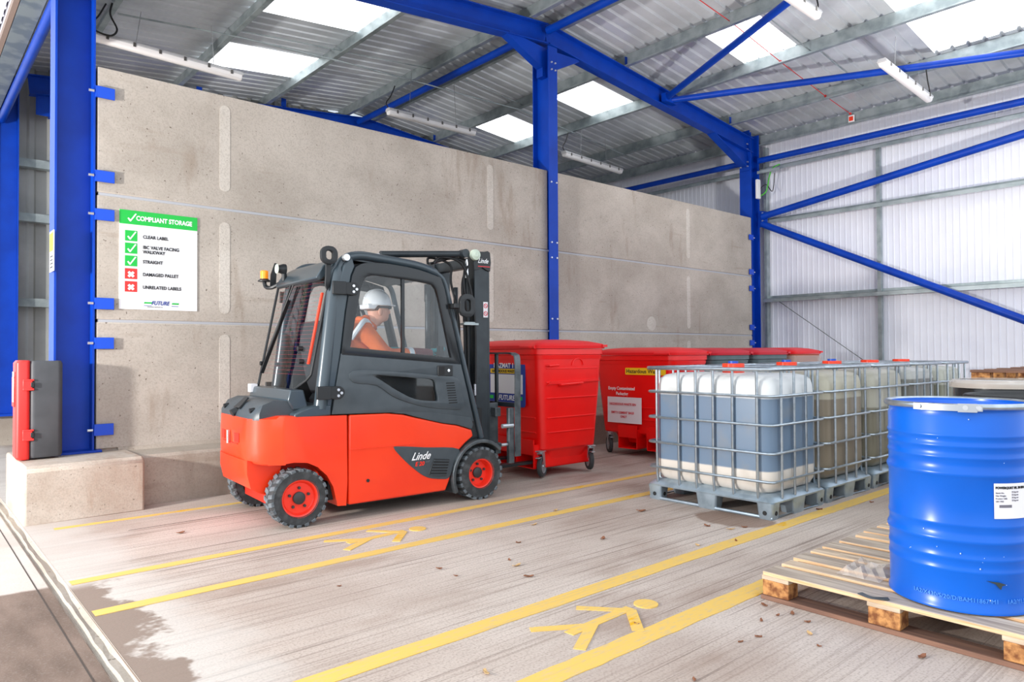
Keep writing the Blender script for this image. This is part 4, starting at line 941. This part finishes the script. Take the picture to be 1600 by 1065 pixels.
# head: lofted along its height with face features
hd_ = MB(); hc = Vector((.93, yb, 1.665))
def hring(z, rx, ry, ox): return [(hc.x + ox + rx * math.cos(a) , hc.y + ry * math.sin(a), hc.z + z) for a in [k * PI / 12 for k in range(24)]]
rings = [(-.15, .048, .05, -.05), (-.115, .062, .056, -.025), (-.10, .082, .060, .0), (-.075, .09, .066, .004), (-.045, .094, .070, .002), (-.01, .097, .073, 0), (.03, .10, .076, -.004), (.07, .095, .074, -.008), (.10, .07, .055, -.01), (.115, .02, .02, -.01)]
vs = []; fs = []
for z, rx, ry, ox in rings: vs += hring(z, rx, ry, ox)
for i in range(len(rings) - 1):
    for k in range(24): fs.append((i * 24 + k, i * 24 + (k + 1) % 24, (i + 1) * 24 + (k + 1) % 24, (i + 1) * 24 + k))
fs += [tuple(range(23, -1, -1)), tuple(range((len(rings) - 1) * 24, len(rings) * 24))]
hd_.add(vs, fs)
hd_.ball((hc.x + .100, hc.y, hc.z - .022), .018, .013, .022).ball((hc.x + .085, hc.y, hc.z - .063), .014, .024, .007).ball((hc.x + .084, hc.y, hc.z - .074), .013, .02, .007)
for sg in (-1, 1): hd_.ball((hc.x - .018, hc.y + sg * .078, hc.z - .028), .021, .012, .034)
hd_.tube([(hc.x - .03, yb, hc.z - .08), (.84, yb, 1.55)], [.052, .056], 14)
hm = obj('head', hd_, 'skin', body, ang=1.2)
obj('hair', MB().ball((hc.x - .025, hc.y, hc.z + .01), .085, .078, .055, z0=-.9, z1=.9), mat('short_hair', rgb(96, 70, 52), .8), hm)
obj('safety_glasses', MB().box(hc.x + .075, hc.x + .10, hc.y - .06, hc.y + .06, hc.z + .0, hc.z + .03).box(hc.x - .02, hc.x + .09, hc.y - .083, hc.y - .076, hc.z + .006, hc.z + .022), 'blk', hm, .006)
hl = MB(); hx, hz = hc.x - .012, hc.z + .045
hl.ball((hx, hc.y, hz), .13, .105, .125, 28, 12, -.12, 1.0)
hel = obj('helmet', hl, 'helmet', DR, ang=1.0)
obj('helmet_peak', MB().prism(smooth2([(hx + .09, hc.y - .09), (hx + .155, hc.y - .05), (hx + .165, hc.y), (hx + .155, hc.y + .05), (hx + .09, hc.y + .09)], 4), hz - .018, hz - .008, 'z'), 'helmet', hel, .003)
obj('helmet_rim', MB().tube([(hx + .131 * math.cos(a), hc.y + .107 * math.sin(a), hz - .014) for a in [k * PI / 16 for k in range(32)]], .006, 6, closed=True), 'helmet', hel)
obj('helmet_ridge', MB().ribbon(smoothpath([(hx + .12, hc.y, hz + .05), (hx + .06, hc.y, hz + .112), (hx, hc.y, hz + .126), (hx - .07, hc.y, hz + .108), (hx - .12, hc.y, hz + .05)]), .03, .008, (0, 0, 1)), 'helmet', hel, .002)
obj('helmet_nape', MB().prism([(hx - .125, hz - .05), (hx - .06, hz - .055), (hx - .02, hz - .01), (hx - .128, hz - .005)], hc.y - .085, hc.y + .085), 'helmet', hel, .01)
obj('collar', MB().tube([(.815 + .07 * math.cos(a), yb + .075 * math.sin(a), 1.535 - .04 * math.cos(a)) for a in [k * PI / 10 for k in range(20)]], .024, 8, closed=True), 'orange_cloth', DR)
obj('shoulder_tape', MB().tube(smoothpath([(.60, yb - .165, 1.40), (.66, yb - .20, 1.50), (.73, yb - .16, 1.555), (.80, yb - .13, 1.50)]), .022, 8), 'reflect', DR)
a_, b_ = Vector((1.10, yb - .20, 1.27)), Vector((1.145, yb - .194, 1.271)); obj('sleeve_tape', MB().cyl(a_, b_, .063, .060), 'reflect', DR)
obj('sleeve', MB().tube([(1.16, yb - .19, 1.272), (1.22, yb - .182, 1.273), (1.31, yb - .172, 1.276), (1.36, yb - .17, 1.278)], [.055, .053, .044, .036], 14), 'sleeve', DR)
def hand(wrist, d, upd, label, curl=.2):
    W_ = Vector(wrist); d = Vector(d).normalized(); s_ = d.cross(Vector(upd)).normalized(); u_ = s_.cross(d)
    vs = [W_, W_ + d * .045, W_ + d * .085]; es = [(0, 1), (1, 2)]; rd = [(.024, .028), (.03, .022), (.032, .016)]
    for k, (off, L) in enumerate(((-.030, .068), (-.010, .078), (.010, .073), (.029, .056))):
        base = W_ + d * .083 + s_ * off; i0 = len(vs)
        dd = (d + s_ * off * 5).normalized(); vs += [base, base + dd * L * .5 - u_ * curl * L * .15, base + dd * L - u_ * curl * L * .6]; es += [(2, i0), (i0, i0 + 1), (i0 + 1, i0 + 2)]; rd += [.0105, .0092, .0075]
    i0 = len(vs); tb = W_ + d * .03 - s_ * .03
    vs += [tb, tb + d * .03 - s_ * .025 - u_ * .012, tb + d * .06 - s_ * .032 - u_ * .02]; es += [(1, i0), (i0, i0 + 1), (i0 + 1, i0 + 2)]; rd += [.015, .0115, .009]
    return skin(label, vs, es, rd, 'teal', DR, 2)
hand((1.345, yb - .17, 1.295), (1, .0, .16), (0, .5, 1), 'glove', .25)
hand((1.07, yb + .08, 1.31), (.6, -.4, .1), (0, 0, 1), 'glove', 1.2)
for sg in (-1, 1): obj('boot', MB().loft([(.80, 1.12, 1.40, yb + sg * .13 - .05, yb + sg * .13 + .05, .045), (.86, 1.12, 1.38, yb + sg * .13 - .05, yb + sg * .13 + .05, .045), (.90, 1.12, 1.24, yb + sg * .13 - .045, yb + sg * .13 + .045, .04)]), 'blk', DR)

# ------------------------------------------------------------------ waste bins
def bin_(loc, rz, w_, d_, h, body_m, lid_m, label, group=None, film=False, sides=True):
    # local: origin at near-left corner on the ground, x right, y back; height of rim h
    t = thing('waste_bin', label, 'bin', loc, rz, group)
    b = .265
    body_ = obj('bin_body', MB().loft([(b, .09, w_ - .09, .05, d_ - .09, .06), (b + .02, .065, w_ - .075, .035, d_ - .07, .075), (h * .7, .02, w_ - .02, .01, d_ - .02, .08), (h - .06, .0, w_, .0, d_, .08), (h - .055, -.02, w_ + .02, -.02, d_ + .02, .09), (h, -.02, w_ + .02, -.02, d_ + .02, .09)], 4), body_m, t, ang=.45)
    for z in (.45, .60, .80, .96, 1.10):
        if z > h - .08: continue
        f = min(1, max(0, (h * .7 - z) / (h * .7 - b))); xi = .02 + .05 * f; yi = .01 + .03 * f
        obj('rib', MB().box(xi + .08, w_ - xi - .07, yi - .012, yi + .01, z - .006, z + .006), body_m, body_, .003)
        if z in (.45, .60): obj('rib', MB().box(xi - .012, xi + .01, yi + .08, d_ - .15, z - .006, z + .006), body_m, body_, .003)
    obj('rim_step', MB().loft([(h - .105, -.006, w_ + .006, -.006, d_ + .006, .085), (h - .065, -.012, w_ + .012, -.012, d_ + .012, .085)], 4), body_m, body_)
    hdm = MB().tube(smoothpath([(w_ * .30, .0, h - .37), (w_ * .32, -.04, h - .365), (w_ * .6, -.04, h - .355), (w_ * .62, .0, h - .36)], 4), .012, 8)
    obj('handle', hdm, body_m, body_)
    obj('handle_shelf', MB().prism([(.10, h - .36), (.16, h - .33), (w_ - .12, h - .32), (w_ - .06, h - .34)], -.014, .01), body_m, body_)
    obj('small_handle', MB().tube([(.10, .0, h - .17), (.11, -.035, h - .17), (.24, -.035, h - .165), (.25, .0, h - .165)], .01, 8), body_m, body_)
    obj('embossed_ring', MB().tube([(w_ * .58 + .08 * math.cos(a), -.004, h - .17 + .07 * math.sin(a)) for a in [k * PI / 14 for k in range(15)]], .005, 6), body_m, body_)
    obj('trough', MB().loft([(.14, .22, w_ - .22, .10, d_ - .2, .06), (b + .01, .16, w_ - .16, .06, d_ - .16, .06)]), body_m, body_)
    # lid, domed and hinged at the back
    ld = MB().loft([(h + .003, -.035, w_ + .035, -.035, d_ + .03, .09), (h + .035, -.04, w_ + .04, -.04, d_ + .03, .09), (h + .055, -.02, w_ + .02, -.02, d_ + .01, .09), (h + .085, .10, w_ - .10, .08, d_ - .08, .1), (h + .10, .25, w_ - .25, .20, d_ - .20, .12)], 4)
    lo = obj('lid', ld, lid_m, t, ang=.9)
    obj('lid_hinge', MB().cyl((-.03, .02, h + .02), (-.03, d_ * .2, h + .02), .02), lid_m, lo)
    obj('lid_lug', MB().box(w_ - .06, w_ + .012, -.05, -.01, h + .02, h + .045), lid_m, lo)
    # fork pockets entered from the left side
    for y0 in (.09, .51):
        pk = MB(); y1 = y0 + .28
        pk.box(.0, w_ - .1, y0, y1, .09, .10).box(.0, w_ - .1, y0, y1, .225, .235).box(.0, w_ - .1, y0, y0 + .01, .09, .33).box(.0, w_ - .1, y1 - .01, y1, .09, .33)
        pk.box(-.002, .01, y0, y1, .235, .38)
        obj('fork_pocket', pk, body_m, t)
    for cx, cy_, a in ((.09, .08, .5), (w_ - .14, .07, 1.1), (.10, d_ - .16, .9), (w_ - .14, d_ - .16, .2)):
        k = obj('castor_plate', MB().box(-.055, .055, -.045, .045, .26, .272).cyl((0, 0, .24), (0, 0, .262), .03), 'zinc', t, .002); k.location = (cx, cy_, 0); k.rotation_euler = (0, 0, a)
        fk = MB()
        for s_ in (-1, 1): fk.prism([(-.035, .245), (.035, .245), (.055, .11), (.04, .095), (.02, .095)], s_ * .028 - .003, s_ * .028 + .003)
        fk.box(-.037, .037, -.03, .03, .237, .248); obj('castor_fork', fk, 'zinc', k)
        wv = obj('castor_wheel', MB().lathe([(.074, -.022), (.102, -.022), (.110, -.012), (.110, .012), (.102, .022), (.074, .022)], (.035, 0, .110), 24, 'y', True), 'castor_tyre', k)
        obj('castor_hub', MB().lathe([(0, -.026), (.017, -.026), (.022, -.014), (.064, -.016), (.076, -.021), (.076, .021), (.064, .016), (.022, .014), (.017, .026), (0, .026)], (.035, 0, .110), 24, 'y'), 'zinc', wv)
        obj('castor_brake', MB().box(-.11, -.03, -.02, .02, .20, .21), 'zinc', k, .003)
    if film:
        obj('shrink_film', MB().loft([(h - .5, -.03, w_ + .03, -.03, d_ + .03, .1), (h - .25, -.04, w_ + .035, -.035, d_ + .03, .1), (h - .02, -.05, w_ + .06, -.045, d_ + .04, .1)], 4), 'film', t)
    return t
B1 = bin_((4.855, 5.12, .015), math.radians(-2), .93, 1.25, 1.30, 'bin_red', 'lid_red', 'red wheeled bin raised on the forks right in front of the forklift mast', None)
lb = thing('hazard_placard', 'blue HAZMAT placard stuck on the side of the lifted red bin', 'label', (4.865, 5.12, .015), math.radians(-2))
def fx(y, z, x): return frame((x, y, z), (0, -1, 0), (0, 0, 1))
plate('blue_plate', [rrect(-.86, -.22, .70, 1.165, .035)], .004, 'ink_blue', fx(0, 0, -.002), lb)
plate('yellow_strip', [rrect(-.80, -.30, 1.045, 1.095, .012)], .002, 'yellow', fx(0, 0, -.006), lb)
plate('white_field', [[(-.80, .835), (-.26, .835), (-.26, 1.035), (-.80, 1.035)]], .002, 'label_white', fx(0, 0, -.006), lb)
text('lettering', 'HAZMAT 11', .07, 'white', fx(.74, 1.105, -.008), lb, bold=.0015)
text('lettering', 'HAZARDOUS WASTE', .042, 'ink', fx(.77, 1.055, -.009), lb, bold=.001)
text('logo_lettering', 'FUTURE', .075, 'white', fx(.66, .765, -.008), lb, shear=.25, bold=.001)
text('lettering', 'www.futureindustrial.co.uk', .026, 'white', fx(.68, .725, -.008), lb)
for y in (.27, .75): obj('logo_stripe', MB().box(-.007, -.004, y - .0, y + .06, .772, .808), 'green', lb)
B2 = bin_((6.86, 4.96, 0), math.radians(4), .80, 1.15, 1.235, 'bin_red', 'lid_red', 'red wheeled bin labelled Hazardous Waste, partly behind the first caged tank', None)
l2 = thing('hazard_label', 'yellow Hazardous Waste label on the red bin behind the tanks', 'label', (6.865, 4.96, 0), math.radians(4))
plate('yellow_plate', [rrect(-.68, -.10, 1.0, 1.085, .012)], .003, 'yellow', fx(0, 0, -.001), l2)
text('lettering', 'Hazardous Waste', .068, 'ink', fx(.665, 1.022, -.004), l2, bold=.001)
l3 = thing('white_print', 'small white lettering Empty Contaminated Packaging on a red bin', 'label', (6.868, 4.96, 0), math.radians(4))
text('lettering', 'Empty Contaminated', .055, 'white', fx(.95, .81, .006), l3, bold=.001, xscale=.85)
text('lettering', 'Packaging', .055, 'white', fx(.83, .745, .006), l3, bold=.001, xscale=.85)
obj('underline', MB().box(.004, .007, .50, .93, .715, .719), 'white', l3)
l4 = thing('paper_notice', 'white paper notice taped to the side of a red bin', 'notice', (6.87, 4.96, 0), math.radians(4))
plate('sheet', [[(-.96, .40), (-.45, .40), (-.45, .72), (-.96, .72)]], .003, 'label_white', fx(0, 0, .012), l4).location = (-.01, 0, 0)
text('lettering', 'HAZARDOUS WASTE BIN', .040, 'ink_red', fx(.925, .62, .0), l4, bold=.001, xscale=.87).location = (-.005, 0, 0)
text('lettering', 'EMPTY CEMENT BAGS', .040, 'ink_red', fx(.90, .515, .0), l4, bold=.001, xscale=.87).location = (-.005, 0, 0)
text('lettering', 'ONLY', .040, 'ink_red', fx(.76, .465, .0), l4, bold=.001, xscale=.87).location = (-.005, 0, 0)
bin_((7.80, 5.02, 0), 0, .86, 1.15, 1.23, 'bin_grey', 'lid_crimson', 'grey bin with crimson lid right behind the red tank cap', 'grey bins with crimson lids')
bin_((8.82, 5.02, 0), 0, .86, 1.15, 1.23, 'bin_grey', 'lid_crimson', 'grey bin with crimson lid, second from the right end of the bin row', 'grey bins with crimson lids')
bin_((9.85, 5.02, 0), 0, .84, 1.15, 1.235, 'bin_rust', 'lid_red', 'brown bin wrapped in clear film with a red lid, right end of the bin row', None, True)

# ------------------------------------------------------------------ caged tanks (IBCs)
def ibc(x0, sx, bands, label, seed):
    sy = 1.17; t = thing('caged_tank', label, 'caged tank', (x0 + sx / 2, 3.295, 0), math.radians(random.uniform(-.3, .3)) if seed else 0, 'row of caged plastic tanks')
    hx, hy = sx / 2, sy / 2
    pl = MB()
    foot_spots = [(-hx + .06, -hy + .07), (-hx + .06, hy - .07), (hx - .06, -hy + .07), (hx - .06, hy - .07), (-hx + .06, 0), (hx - .06, 0), (0, -hy + .07), (0, hy - .07)]
    tray = obj('pallet_tray', MB().loft([(.122, -hx, hx, -hy, hy, .05), (.135, -hx - .003, hx + .003, -hy - .003, hy + .003, .05), (.158, -hx + .02, hx - .02, -hy + .02, hy - .02, .06), (.18, -hx + .05, hx - .05, -hy + .05, hy - .05, .06)]), 'cage_pallet', t)
    for i, (fx_, fy_) in enumerate(foot_spots):
        a, b = (.06, .07) if i < 4 else ((.06, .10) if i < 6 else (.10, .07))
        ft = obj('pallet_foot', MB().loft([(.0, fx_ - a * .8, fx_ + a * .8, fy_ - b * .8, fy_ + b * .8, .02), (.012, fx_ - a * .85, fx_ + a * .85, fy_ - b * .85, fy_ + b * .85, .02), (.126, fx_ - a, fx_ + a, fy_ - b, fy_ + b, .02)]), 'cage_pallet', t)
        if i < 4: obj('foot_hole', MB().cyl((fx_ - a * .9 - .004 if fx_ < 0 else fx_ + a * .9, fy_ , .05), (fx_ - a * .9 if fx_ < 0 else fx_ + a * .9 + .004, fy_, .05), .017), 'inner', ft); obj('foot_hole', MB().cyl((fx_, fy_ - b * .9 - .004, .05), (fx_, fy_ - b * .9 + .01, .05), .017), 'inner', ft)
    obj('pallet_skid', MB().tube([(-hx + .02, -hy + .02, .014), (hx - .02, -hy + .02, .014), (hx - .02, hy - .02, .014), (-hx + .02, hy - .02, .014)], .013, 8, closed=True), 'cage_pallet', t)
    tx, ty = hx - .035, hy - .035
    L_ = []
    for z, ins, r in ((.172, .07, .10), (.195, .03, .10), (.24, .005, .11), (.32, 0, .12), (.60, 0, .12), (.92, 0, .12), (1.0, .004, .12), (1.05, .015, .12), (1.08, .045, .12), (1.097, .11, .12), (1.10, .2, .12)): L_.append((z, -tx + ins, tx - ins, -ty + ins, ty - ins, r))
    tk = obj('plastic_tank', MB().loft(L_, 8), tank_material('tank_plastic_%d' % seed, bands), t, ang=1.0)
    cg_ = MB(); zs = (.285, .50, .715, .935)
    for z in zs: cg_.tube([(p[0], p[1], z) for p in rrect(-hx, hx, -hy, hy, .05, 4)], .011, 8, closed=True)
    ys_ = (.49, .265, .095, -.07, -.245, -.455)
    xs_ = [hx * f for f in (-.62, -.15, .3, .78)]
    for y in ys_:
        for sx_ in (-1, 1): cg_.tube([(sx_ * (hx - .022), y, .15), (sx_ * (hx - .012), y, .25), (sx_ * (hx - .012), y, 1.0), (sx_ * (hx - .012), y, 1.13)], .011, 8)
    for x in xs_:
        for sy_ in (-1, 1): cg_.tube([(x, sy_ * (hy - .012), .15), (x, sy_ * (hy - .012), .25), (x, sy_ * (hy - .012), 1.13)], .011, 8)
    obj('cage', cg_, 'cage', t)
    obj('top_frame', MB().tube([(p[0], p[1], 1.14) for p in rrect(-hx - .004, hx + .004, -hy - .004, hy + .004, .05, 4)], .016, 10, closed=True), 'cage', t)
    obj('top_bar', MB().tube([(-hx, .34, 1.14), (hx, .34, 1.14)], .010, 8).tube([(-hx, -.34, 1.14), (hx, -.34, 1.14)], .010, 8), 'cage', t)
    n_ = 18; cp_ = []
    for k in range(n_ * 2):
        a = PI * k / n_; r = .082 if (k // 2) % 2 else .076; cp_.append((r * math.cos(a), r * math.sin(a)))
    c_ = obj('filler_cap', MB().prism([(a_ * 1.12, b_ * 1.12) for a_, b_ in cp_], 1.10, 1.178, 'z'), 'cap', t, .004)
    if seed in (0, 1, 2): obj('vent_plug', MB().cyl((0, 0, 1.178), (0, 0, 1.198), .042), 'cap_blue', c_)
    return t
wht = rgb(226, 224, 220); gb = rgb(140, 152, 172)
ibc(4.985, .865, [(.0, rgb(214, 206, 196)), (.36, rgb(108, 128, 150)), (.92, rgb(216, 218, 218))], 'caged plastic tank with grey-blue liquid and white bottom band, nearest of the tank row', 0)
ibc(5.90, .885, [(.0, rgb(136, 124, 106)), (.87, rgb(186, 180, 160))], 'second caged tank from the camera, murky brown liquid with yellow smears', 1)
ibc(6.84, .90, [(.0, rgb(130, 124, 106)), (.75, rgb(178, 174, 158))], 'third caged tank from the camera, dull green-grey liquid', 2)
ibc(7.80, .855, [(.0, rgb(120, 118, 110)), (.99, rgb(184, 184, 178))], 'fourth caged tank from the camera, grey liquid nearly to the top', 3)
ibc(8.71, .85, [(.0, rgb(132, 132, 114)), (.90, rgb(184, 184, 170))], 'fifth and last caged tank of the row, farthest from the camera', 4)

# ------------------------------------------------------------------ pallets
def pallet(x0, y0, label, name='wooden_pallet', z=0, rz=0, L=1.2, Wp=.82, group='flat wooden pallets on the floor', flipm=False):
    t = thing(name, label, 'pallet', (x0, y0, z), rz, group)   # boards run along -Y from the corner; x to the right
    widths = [.145, .10, .145, .10, .145]; gap = (Wp - sum(widths)) / 4; x = 0
    for i, w_ in enumerate(widths):
        dz = random.uniform(-.002, .002); dy = random.uniform(-.012, .012)
        obj('top_board', MB().box(x, x + w_, -L + dy, dy, .122 + dz, .144 + dz), 'wood' if i % 2 else 'wood_grey', t, .003)
        obj('board_edge', MB().box(x - .0015, x, -L + dy + .004, dy - .004, .125 + dz, .142 + dz), 'wood_end', t)
        x += w_ + gap
    for y in (-.145, -L / 2 - .07, -L): obj('cross_board', MB().box(0, Wp, y, y + .145, .10, .122), 'wood', t, .003)
    for bx in (0, Wp / 2 - .05, Wp - .10):
        obj('bottom_board', MB().box(bx - .01, bx + .11, -L, 0, 0, .022), 'bottom_wood', t, .003)
        for y in (-.145, -L / 2 - .07, -L): obj('block', MB().box(bx, bx + .10, y, y + .14, .022, .10), 'block_wood', t, .004)
    return t
pallet(3.40, 1.915, 'wooden pallet under the big blue drum, nearest the camera')
pallet(4.28, 1.90, 'wooden pallet just behind the one with the blue drum, half hidden')
tag(obj('metal_strap', MB().ribbon(smoothpath([(3.40, 1.42, .150), (3.385, 1.36, .147), (3.42, 1.30, .150)]), .03, .004), 'mast_grey'), 'torn grey metal scrap on the edge of the nearest pallet', 'scrap')
fl = MB(); 
for i in range(7):
    for j in range(6): pass
vs = []; fs = []; rn = random.Random(3)
for i in range(8):
    for j in range(7): vs.append((3.62 + i * .045, 1.42 + j * .035, .147 + rn.uniform(0, .05) * (1 if 0 < i < 7 and 0 < j < 6 else .1)))
for i in range(7):
    for j in range(6): fs.append((i * 7 + j, i * 7 + j + 1, i * 7 + 8 + j, i * 7 + 7 + j))
tag(obj('plastic_film', MB().add(vs, fs), 'film', smooth=False), 'crumpled clear plastic film lying beside the blue drum', 'plastic film')

# ------------------------------------------------------------------ drums
def drum(cx, cy_, z, r, h, m, m_in, label, name='steel_drum', ring='cage', ga=0):
    t = thing(name, label, 'drum', (cx, cy_, z), ga)
    P_ = [(r * .97, .0), (r + .004, .004), (r + .004, .016), (r - .002, .024), (r - .002, h * .10)]
    def bead(z_, amp, wd): return [(r - .002, z_ - wd), (r + amp * .7, z_ - wd * .4), (r + amp, z_), (r + amp * .7, z_ + wd * .4), (r - .002, z_ + wd)]
    for zf, amp, wd in ((.20, .0015, .014), (.26, .0015, .014), (.345, .007, .022), (.42, .0012, .014), (.665, .007, .022), (.745, .002, .012), (.80, .002, .012), (.85, .0025, .012)): P_ += bead(h * zf, amp, wd)
    P_ += [(r - .002, h - .05), (r - .010, h - .035), (r - .006, h - .02), (r - .004, h), (r - .016, h), (r - .02, h - .045), (0, h - .042)]
    b = obj('drum_body', MB().lathe(P_, n=96), m, t, ang=.9)
    obj('lid', MB().lathe([(0, h - .040), (r - .04, h - .040), (r - .028, h - .034), (r - .02, h - .010)], n=64), m_in, t)
    if ring:
        rg_ = obj('clamp_ring', MB().tube([((r + .002) * math.cos(a), (r + .002) * math.sin(a), h - .006) for a in [k * PI / 36 for k in range(72)]], .014, 10, closed=True), ring, t)
        return t, b, rg_
    return t, b, None
DX, DY = 3.745, 1.11
dt, db, drg = drum(DX, DY, .146, .288, .895, 'drum', 'drum_in', 'big glossy blue steel drum with a clamp ring, on the nearest pallet')
def arc(a0, a1, r, z0, z1, th=.004, n_=24):
    m = MB(); vs = []; fs = []
    for k in range(n_ + 1):
        a = math.radians(a0 + (a1 - a0) * k / n_); c, s_ = math.cos(a), math.sin(a)
        vs += [(r * c, r * s_, z0), (r * c, r * s_, z1), ((r + th) * c, (r + th) * s_, z1), ((r + th) * c, (r + th) * s_, z0)]
    for k in range(n_):
        for q in range(4): fs.append((k * 4 + q, k * 4 + (q + 1) % 4, k * 4 + 4 + (q + 1) % 4, k * 4 + 4 + q))
    fs += [(0, 1, 2, 3), (n_ * 4 + 3, n_ * 4 + 2, n_ * 4 + 1, n_ * 4)]; return m.add(vs, fs)
lv = obj('clamp_lever', arc(-196, -146, .301, .872, .900, .008).add([], []), 'zinc', drg)
obj('lever_plate', arc(-163, -150, .309, .868, .905, .006), 'zinc', lv)
for a in (-191, -158, -149):
    p = Vector((.312 * math.cos(math.radians(a)), .312 * math.sin(math.radians(a)), .887)); q = p * 1.0; q.x *= 1.02; q.y *= 1.02
    obj('rivet', MB().cyl(p, q, .010), 'bolt', lv)
lab = obj('paper_label', arc(-137, -100, .2885, .415, .565, .0015), 'label_white', db)
def ctext(body, size, m, a0, z, xs=1.0, bold=0.0, par=None): return text('lettering', body, size, m, None, par or lab, bold=bold, xscale=xs, bend=(0, 0, .2895, math.radians(a0), z))
ctext('POWERQUAT ML 30 IBN', .014, 'ink', -136, .542, .9, .0006)
for k, (tx_, a0) in enumerate((('Batch No.', -136), ('Net Weight', -136), ('Product 1205', -136), ('UN 1903', -136))): ctext(tx_, .009, 'ink_grey', a0, .522 - k * .012)
for k in range(4): ctext('25 kg net', .009, 'ink_grey', -122, .526 - k * .012)
obj('bar_code', arc(-133, -122, .2902, .462, .474, .0008), 'ink_grey', lab)
ctext('1A2/X430/S/20/D/BAM11867-M1     1A2/Y1.5/150/D/20', .026, 'drum_text', -201, .055, .95, 0, db)
obj('dent_scuff', MB().prism([(0, .0), (.035, -.012), (.055, -.035), (.06, -.018), (.075, -.012), (.05, -.004)], .0, .002), 'scuff', db).matrix_local = Matrix.Translation((.2895 * math.cos(math.radians(-144)), .2895 * math.sin(math.radians(-144)), .15)) @ Matrix.Rotation(math.radians(-144 + 90), 4, 'Z')
rn = random.Random(5)
chips = MB()
for k in range(15):
    a = math.radians(rn.uniform(-205, -125)); z = rn.choice([rn.uniform(.03, .3), rn.uniform(.2, .35), rn.uniform(.6, .85)]); s_ = rn.uniform(.001, .003); R_ = .2885
    chips.ball((R_ * math.cos(a), R_ * math.sin(a), z), s_, s_, s_ * 1.3, 6, 4)
tag(obj('paint_chips', chips, 'chip', db), kind='stuff')
drum(4.80, 1.08, .146, .285, .875, 'drum_blk', 'drum_blk', 'black steel drum with wet black lid right behind the blue drum', 'steel_drum', 'black')
t2, b2, r2 = drum(6.03, 1.52, .146, .285, .90, 'drum_blk', 'drum_blk', 'black drum with pale plastic sheet over its rim, behind the other black drum')
pallet(5.62, 1.88, 'wooden pallet in the shade of the drums, beyond the blue drum', Wp=.82)
tag(obj('plastic_sheet', MB().lathe([(.306, 1.01), (.308, 1.045), (.29, 1.066), (.255, 1.07), (.254, 1.067), (.288, 1.063), (.304, 1.043), (.303, 1.01)], (6.03, 1.52, 0), 40, 'z', True), 'film'), 'pale plastic sheet edge draped on a black drum', 'plastic sheet')
# empty pallets lying on drums further back
for (dx, dy, lab_) in ((7.33, 1.45, 'black drum at the back right, under the upturned pallet'), (8.55, 1.40, 'rearmost black drum, at the right edge under the second upturned pallet')):
    drum(dx, dy, 0, .285, .955, 'drum_blk', 'drum_blk', lab_, 'steel_drum', 'black')
for (px_, pw_, lab_) in ((6.93, .86, 'upturned weathered pallet on black drums, behind the big blue drum'), (8.14, .80, 'second upturned weathered pallet, at the right edge behind the drums')):
    t_ = pallet(px_ + pw_, 1.95, lab_, 'wooden_pallet', .965 + .148, 0, 1.2, pw_, 'weathered pallets on the drums'); t_.rotation_euler = (0, PI, 0)

# ------------------------------------------------------------------ dry leaves and crumbs on the floor
LV = [(2.435, 3.271), (2.867, 3.298), (2.824, 3.179), (2.736, 2.982), (2.441, 3.443), (2.814, 1.69), (3.587, 3.843), (3.663, 3.238), (3.108, 1.754), (2.924, 1.666), (3.128, 1.53), (3.233, 1.103), (4.288, 2.6), (4.494, 2.959), (4.003, 2.711), (4.52, 3.585), (1.853, 3.559), (3.171, 3.555), (4.538, 2.792), (4.659, 2.757), (6.209, 2.486), (5.626, 2.66), (3.418, 1.821), (3.307, 1.848), (3.225, 1.736), (2.359, 1.618), (1.79, 2.203), (1.56, 5.372), (3.024, 1.437), (2.638, 2.125), (4.031, 4.067), (3.30, 1.70), (3.25, 1.60)]
def leaf(s_, seed):
    r_ = random.Random(seed); pts = []
    for k in range(9):
        a = 2 * PI * k / 9; rad = s_ * (1 - .45 * abs(math.sin(a))) * r_.uniform(.7, 1.15); pts.append((rad * math.cos(a), rad * .7 * math.sin(a)))
    vs = [(x, y, .002 + 6 * x * x + r_.uniform(0, .006)) for x, y in pts] + [(x, y, .0045 + 6 * x * x + r_.uniform(0, .006)) for x, y in pts] + [(0, 0, .001), (0, 0, .004)]
    fs = []
    for k in range(9): j = (k + 1) % 9; fs += [(18, j, k), (19, 9 + k, 9 + j), (k, j, 9 + j, 9 + k)]
    return MB().add(vs, fs)
protos = []
for i, (x, y) in enumerate(LV):
    if i < 4: o = obj('dry_leaf', leaf(.016 + .004 * i, i), 'leaf' if i != 2 else 'leaf_pale', None, smooth=False)
    else: o = protos[i % 4].copy(); C.objects.link(o)
    if i < 4: protos.append(o)
    o.location = (x, y, 0.0); o.rotation_euler = (0, 0, random.uniform(0, 6))
    sc = random.uniform(.8, 1.3) * (.6 + .12 * math.hypot(x, y)); o.scale = (sc, sc, sc)
    pale_ = i % 4 == 2
    tag(o, 'small pale yellowish dry leaf lying on the concrete floor' if pale_ else 'small dark brown dry leaf lying on the concrete floor', 'dry leaf', 'pale dry leaves on the floor' if pale_ else 'brown dry leaves on the floor')
